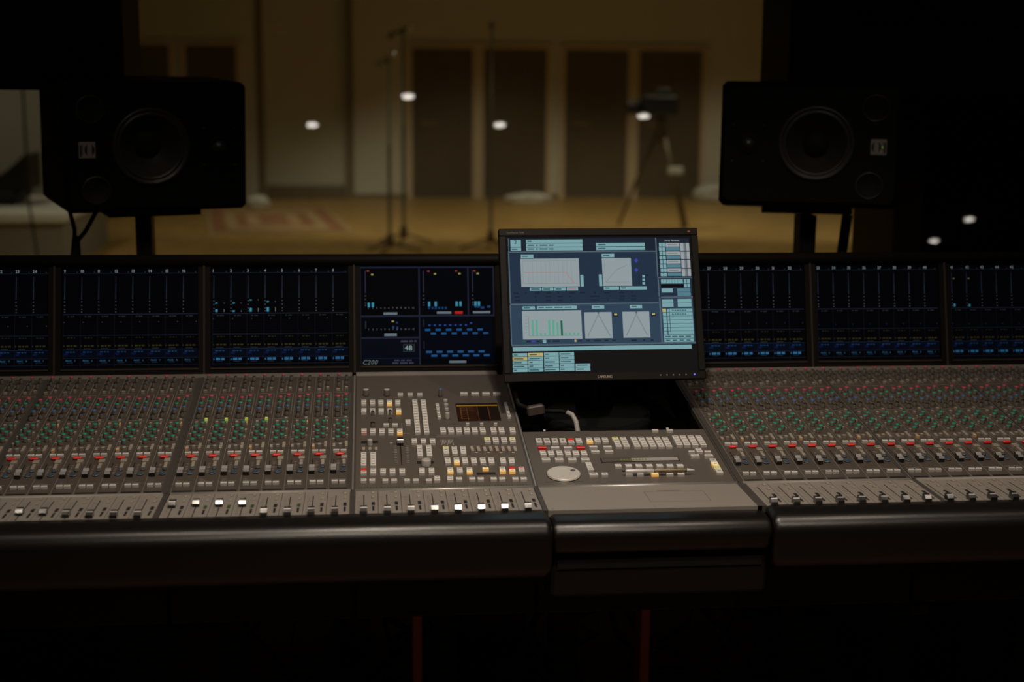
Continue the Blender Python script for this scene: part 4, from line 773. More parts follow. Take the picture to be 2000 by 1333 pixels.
C_NUM, C_LINE, C_SEP, C_TICK = srgb(128, 142, 142), srgb(28, 32, 46), srgb(20, 23, 34), srgb(50, 58, 74)
C_CY, C_BL, C_BL2, C_DB, C_YE, C_GR = srgb(56, 126, 150), srgb(42, 100, 142), srgb(25, 60, 96), srgb(11, 20, 60), srgb(50, 48, 24), srgb(42, 44, 48)
def dashes(g, x0, x1, y0, y1, z, col, pat):
    n = len(pat); w_ = (x1 - x0) / n
    for i, c in enumerate(pat):
        if c == '1': g.rect(x0 + i * w_, y0, x0 + (i + 0.8) * w_, y1, z, col)
SH = 0.231
def channel_screen(i, first, dim, dots, levels=None, prog=True):
    xa, xb = SEAM[i] + 0.0155, SEAM[i + 1] - 0.0142
    W = xb - xa; g = MB(); z = -0.0070
    g.rect(xa, 0.0062, xb, 0.2382, z, srgb(2, 2, 4))
    z += 0.0003
    Y = lambda t: 0.0062 + SH * (1 - t)
    k_ = lambda c: tuple(q * dim for q in c)
    cw = W / 8.0
    def H(t, th, c): g.rect(xa + 0.002, Y(t) - th / 2, xb - 0.001, Y(t) + th / 2, z, k_(c))
    H(0.052, 0.0009, C_LINE); H(0.462, 0.0018, C_LINE); H(0.672, 0.0010, C_LINE); H(0.815, 0.0010, srgb(28, 40, 62)); H(0.900, 0.0008, C_LINE); H(0.968, 0.0008, C_LINE)
    g.rect(xa + 0.001, Y(0.90), xb - 0.001, Y(0.82), z - 0.0001, k_(srgb(4, 8, 18)))
    for q in (0.54, 0.565, 0.59, 0.615, 0.64): H(q, 0.0004, srgb(10, 11, 16))
    for c in range(8):
        x = xa + 0.004 + c * cw * 0.995
        text(g, str(first + c), x, Y(0.044), z + 1e-4, 0.0096, k_(C_NUM), bold=0.012, xs=0.92)
        g.rect(x + cw * 0.75, Y(0.046), x + cw * 0.80, Y(0.036), z, k_(C_GR))
        g.rect(x - 0.0016, Y(0.99), x - 0.0009, Y(0.46), z, k_(C_SEP))
        g.rect(x - 0.0016, Y(0.46), x - 0.0009, Y(0.05), z, k_(srgb(10, 11, 16)))
        xt = x + 0.0018
        for q in range(22): g.rect(xt - 0.0002 - 0.0012 * q / 22, Y(0.085 + q * 0.0105) - 0.0006, xt + 0.0008, Y(0.085 + q * 0.0105) + 0.0006, z, k_(C_TICK))
        for t in (0.335, 0.372, 0.410, 0.438): g.rect(xt - 0.0012, Y(t) - 0.0010, xt + 0.0010, Y(t) + 0.0010, z, k_(srgb(72, 76, 84)))
        dashes(g, x + cw * 0.22, x + cw * 0.62, Y(0.488), Y(0.478), z, k_(C_GR), '1101111')
        xd = x + (0.02 + 0.112 * c) * cw
        g.rect(xd - 0.0010, Y(dots) - 0.0011, xd + 0.0010, Y(dots) + 0.0011, z, k_(srgb(58, 58, 62) if dots < 0.6 else srgb(30, 34, 80)))
        dashes(g, x + cw * 0.22, x + cw * 0.66, Y(0.70), Y(0.69), z, k_(srgb(36, 36, 20)), '1101101')
        dashes(g, x, x + cw * 0.76, Y(0.783), Y(0.768), z, k_(C_YE), '1001110110111')
        dashes(g, x + cw * 0.18, x + cw * 0.6, Y(0.807), Y(0.80), z, k_(C_GR), '1111')
        dashes(g, x + cw * 0.12, x + cw * 0.66, Y(0.842), Y(0.832), z, k_(C_BL2), '111011011')
        g.rect(x + cw * 0.02, Y(0.868), x + cw * 0.24, Y(0.848), z, k_(C_DB))
        if prog:
            text(g, 'PROG', x + cw * 0.12, Y(0.932), z, 0.0056, k_(C_BL), xs=0.85); text(g, str((first + c) % 8 + 1), x + cw * 0.62, Y(0.932), z, 0.0056, k_(C_BL))
        else:
            dashes(g, x + cw * 0.16, x + cw * 0.66, Y(0.932), Y(0.908), z, k_(C_BL), '11110111'); g.rect(x + cw * 0.02, Y(0.932), x + cw * 0.06, Y(0.912), z, k_(C_BL))
        dashes(g, x + cw * 0.18, x + cw * 0.55, Y(0.948), Y(0.941), z, k_(srgb(34, 38, 48)), '1111')
        if levels and c in levels:
            pk, lo = levels[c]
            g.rect(x + cw * 0.13, Y(0.446), x + cw * 0.26, Y(lo), z, k_(C_CY)); 
            if pk: g.rect(x + cw * 0.13, Y(pk) - 0.0013, x + cw * 0.26, Y(pk) + 0.0013, z, k_(C_CY if pk > 0.2 else srgb(110, 100, 50)))
            if pk > 0.2: g.rect(x + cw * 0.62, Y(0.446), x + cw * 0.66, Y(lo), z, k_(srgb(95, 95, 92))); g.rect(x + cw * 0.61, Y(pk) - 0.001, x + cw * 0.67, Y(pk) + 0.001, z, k_(srgb(70, 72, 72)))
    g.build('meter_screen', con, MM)
channel_screen(0, 17, 0.8, 0.575)
channel_screen(1, 9, 0.85, 0.54)
channel_screen(2, 1, 1.0, 0.515, {0: (0.358, 0.42), 1: (0.358, 0.432), 2: (0.328, 0.408), 3: (0.345, 0.402)}, prog=False)
channel_screen(5, 25, 1.0, 0.605, prog=False)
channel_screen(6, 33, 0.8, 0.625)
channel_screen(7, 41, 0.6, 0.63, {0: (0.15, 0.418), 1: (0.15, 0.423)}, prog=False)
# centre screen
g = MB(); xa, xb = SEAM[3] + 0.0128, SEAM[3] + 0.3290; z = -0.0070
g.rect(xa, 0.0062, xb, 0.2382, z, srgb(3, 4, 8)); z += 0.0003
PX = lambda x: xa + (x - 130) / (1525 - 130) * (xb - xa)
PY = lambda y: 0.0062 + 0.232 * (1 - (y - 172) / (1208 - 172))
def gr(x0, y0, x1, y1, c, dz=0): g.rect(PX(x0), PY(y1), PX(x1), PY(y0), z + dz, c)
fr_ = srgb(28, 31, 47)
for q in ((130, 172, 1525, 190), (130, 172, 142, 1208), (1512, 172, 1525, 690), (736, 172, 752, 1208), (1246, 172, 1260, 690), (140, 686, 1525, 704), (140, 914, 742, 932)): gr(*q, fr_, 1e-4)
gr(760, 710, 1500, 1150, srgb(4, 6, 14)); gr(145, 195, 735, 685, srgb(3, 3, 5)); gr(150, 935, 735, 1200, srgb(6, 8, 18)); gr(160, 1135, 735, 1142, srgb(20, 24, 38), 1e-4)
lab = srgb(96, 106, 116)
for q in ((372, 655, 515, 680), (925, 650, 1075, 674), (1300, 648, 1482, 672), (380, 880, 508, 905), (1048, 1170, 1224, 1193)): gr(*q, lab, 1e-4)
gr(1110, 648, 1194, 676, srgb(165, 32, 22), 1e-4)
for x, y, c in ((217, 218, 'r'), (260, 256, 'y'), (842, 223, 'r'), (910, 252, 'y'), (1130, 222, 'r'), (1166, 250, 'y'), (1322, 222, 'r'), (1356, 250, 'y'), (468, 750, 'y')):
    gr(x - 12, y - 8, x + 12, y + 8, srgb(130, 50, 38) if c == 'r' else srgb(140, 135, 70), 1e-4)
for x0, y0 in ((210, 550), (252, 550), (834, 545), (902, 545), (1120, 545), (1160, 545), (1316, 545), (1352, 545)): gr(x0, y0, x0 + 24, y0 + 50, C_CY, 1e-4)
for x in (188, 790, 1300):
    gr(x - 5, 215, x + 5, 450, srgb(38, 38, 58), 1e-4)
    for y in (480, 518, 555, 580): gr(x - 8, y - 7, x + 8, y + 7, srgb(48, 50, 60), 1e-4)
for n in range(12):
    text(g, str(n + 1), PX(216 + n * 41.5), PY(618), z + 1e-4, 0.0058, srgb(92, 96, 100)); text(g, str(n + 1), PX(216 + n * 41.5), PY(842), z + 1e-4, 0.0058, srgb(92, 96, 100))
for x in (845, 880, 915, 950, 985, 1018): gr(x - 10, 600, x + 10, 625, srgb(22, 50, 88), 1e-4)
for q in ((1320, 590, 1370, 612), (1380, 600, 1420, 622), (1450, 590, 1485, 612), (500, 755, 520, 772), (462, 800, 482, 822), (505, 805, 522, 835)): gr(*q, srgb(26, 56, 96), 1e-4)
gr(182, 745, 194, 825, srgb(36, 36, 50), 1e-4)
bb_ = srgb(29, 74, 120)
for n in range(6):
    gr(800 + n * 109, 832, 855 + n * 109, 854, bb_, 1e-4); gr(858 + n * 109, 873, 912 + n * 109, 893, bb_, 1e-4)
    gr(808 + n * 109, 1064, 870 + n * 109, 1086, bb_, 1e-4); gr(862 + n * 109, 1104, 924 + n * 109, 1126, bb_, 1e-4)
for n in range(9): gr(836 + n * 54, 786 - (n == 8) * 20, 858 + n * 54, 802 - (n == 8) * 20, srgb(34, 62, 128), 1e-4)
gr(784, 730, 792, 810, srgb(34, 34, 50), 1e-4); gr(784, 960, 792, 1040, srgb(34, 34, 50), 1e-4)
dashes(g, PX(550), PX(712), PY(968), PY(952), z + 1e-4, srgb(66, 66, 80), '1111110111011')
gr(572, 990, 690, 1072, srgb(42, 50, 56), 1e-4); gr(580, 998, 682, 1064, srgb(14, 17, 22), 2e-4)
text(g, '48', PX(588), PY(1056), z + 3e-4, 0.0165, srgb(120, 140, 140), bold=0.06)
text(g, 'C200', PX(152), PY(1200), z + 3e-4, 0.0150, srgb(92, 100, 100), shear=0.3, bold=0.02)
dashes(g, PX(480), PX(660), PY(1168), PY(1152), z + 1e-4, srgb(54, 56, 76), '1111011101111'); dashes(g, PX(460), PX(680), PY(1196), PY(1180), z + 1e-4, srgb(54, 56, 76), '11110111110111')
g.build('meter_screen', con, MM)
f = MB(); f.box(SEAM[3] + 0.331, 0.0, -0.008, SEAM[5] - 0.0135, 0.242, 0.0, 'bridge'); f.build('blank_panel', con, MM)

# ---------------------------------------------------------------- computer monitor
ty, tt = math.radians(1.8), math.radians(20)
ri = Vector((math.cos(ty), math.sin(ty), 0)); nv = Vector((math.sin(ty), -math.cos(ty), 0)); up = Vector((0, 0, 1)) * math.cos(tt) - nv * math.sin(tt)
nm = ri.cross(up)
MC = Vector((0.539, 3.022, 1.045)); MW, MH = 0.443, 0.338
MO = MC - ri * MW / 2 - up * MH / 2
RMo = Matrix((ri, up, nm)).transposed().to_4x4()
MMo = T(*MO) @ RMo
mon = thing('computer_monitor', 'black flat computer monitor showing blue equaliser graphs, tilted over the console well', 'monitor', (0.54, 3.06, 0.70))
f = MB()
bz = 0.0155
for q in ((0, 0, MW, 0.0185), (0, MH - 0.0165, MW, MH), (0, 0.0185, bz, MH - 0.0165), (MW - bz, 0.0185, MW, MH - 0.0165)): f.box(q[0], q[1], -0.020, q[2], q[3], 0, 'monitor_bezel', b=0.0016)
f.build('bezel', mon, MMo)
f = MB(); f.box(0.003, 0.003, -0.034, MW - 0.003, MH - 0.003, -0.0205, 'black_plastic', b=0.004); f.box(0.08, 0.05, -0.060, MW - 0.08, MH - 0.06, -0.034, 'black_plastic', b=0.010); f.build('back_cover', mon, MMo)
g = MB(); z = -0.0042
g.rect(bz, 0.0185, MW - bz, MH - 0.0165, z, srgb(20, 19, 19))
MCOL = {'b1': (27, 35, 48), 'b2': (34, 48, 66), 'b3': (46, 64, 83), 'ln': (76, 95, 108), 'cy': (118, 160, 165), 'c2': (82, 122, 136), 'wh': (140, 152, 155), 'w2': (150, 155, 158), 'w3': (95, 104, 110),
        'ye': (178, 165, 108), 'bl': (62, 62, 165), 'bk': (12, 12, 14), 'dk': (26, 38, 52), 'dt': (64, 94, 104), 'gr': (122, 135, 140), 'g2': (118, 130, 133), 'g3': (112, 124, 130), 'gn': (86, 160, 136), 'gd': (20, 92, 68), 'pk': (168, 122, 126)}
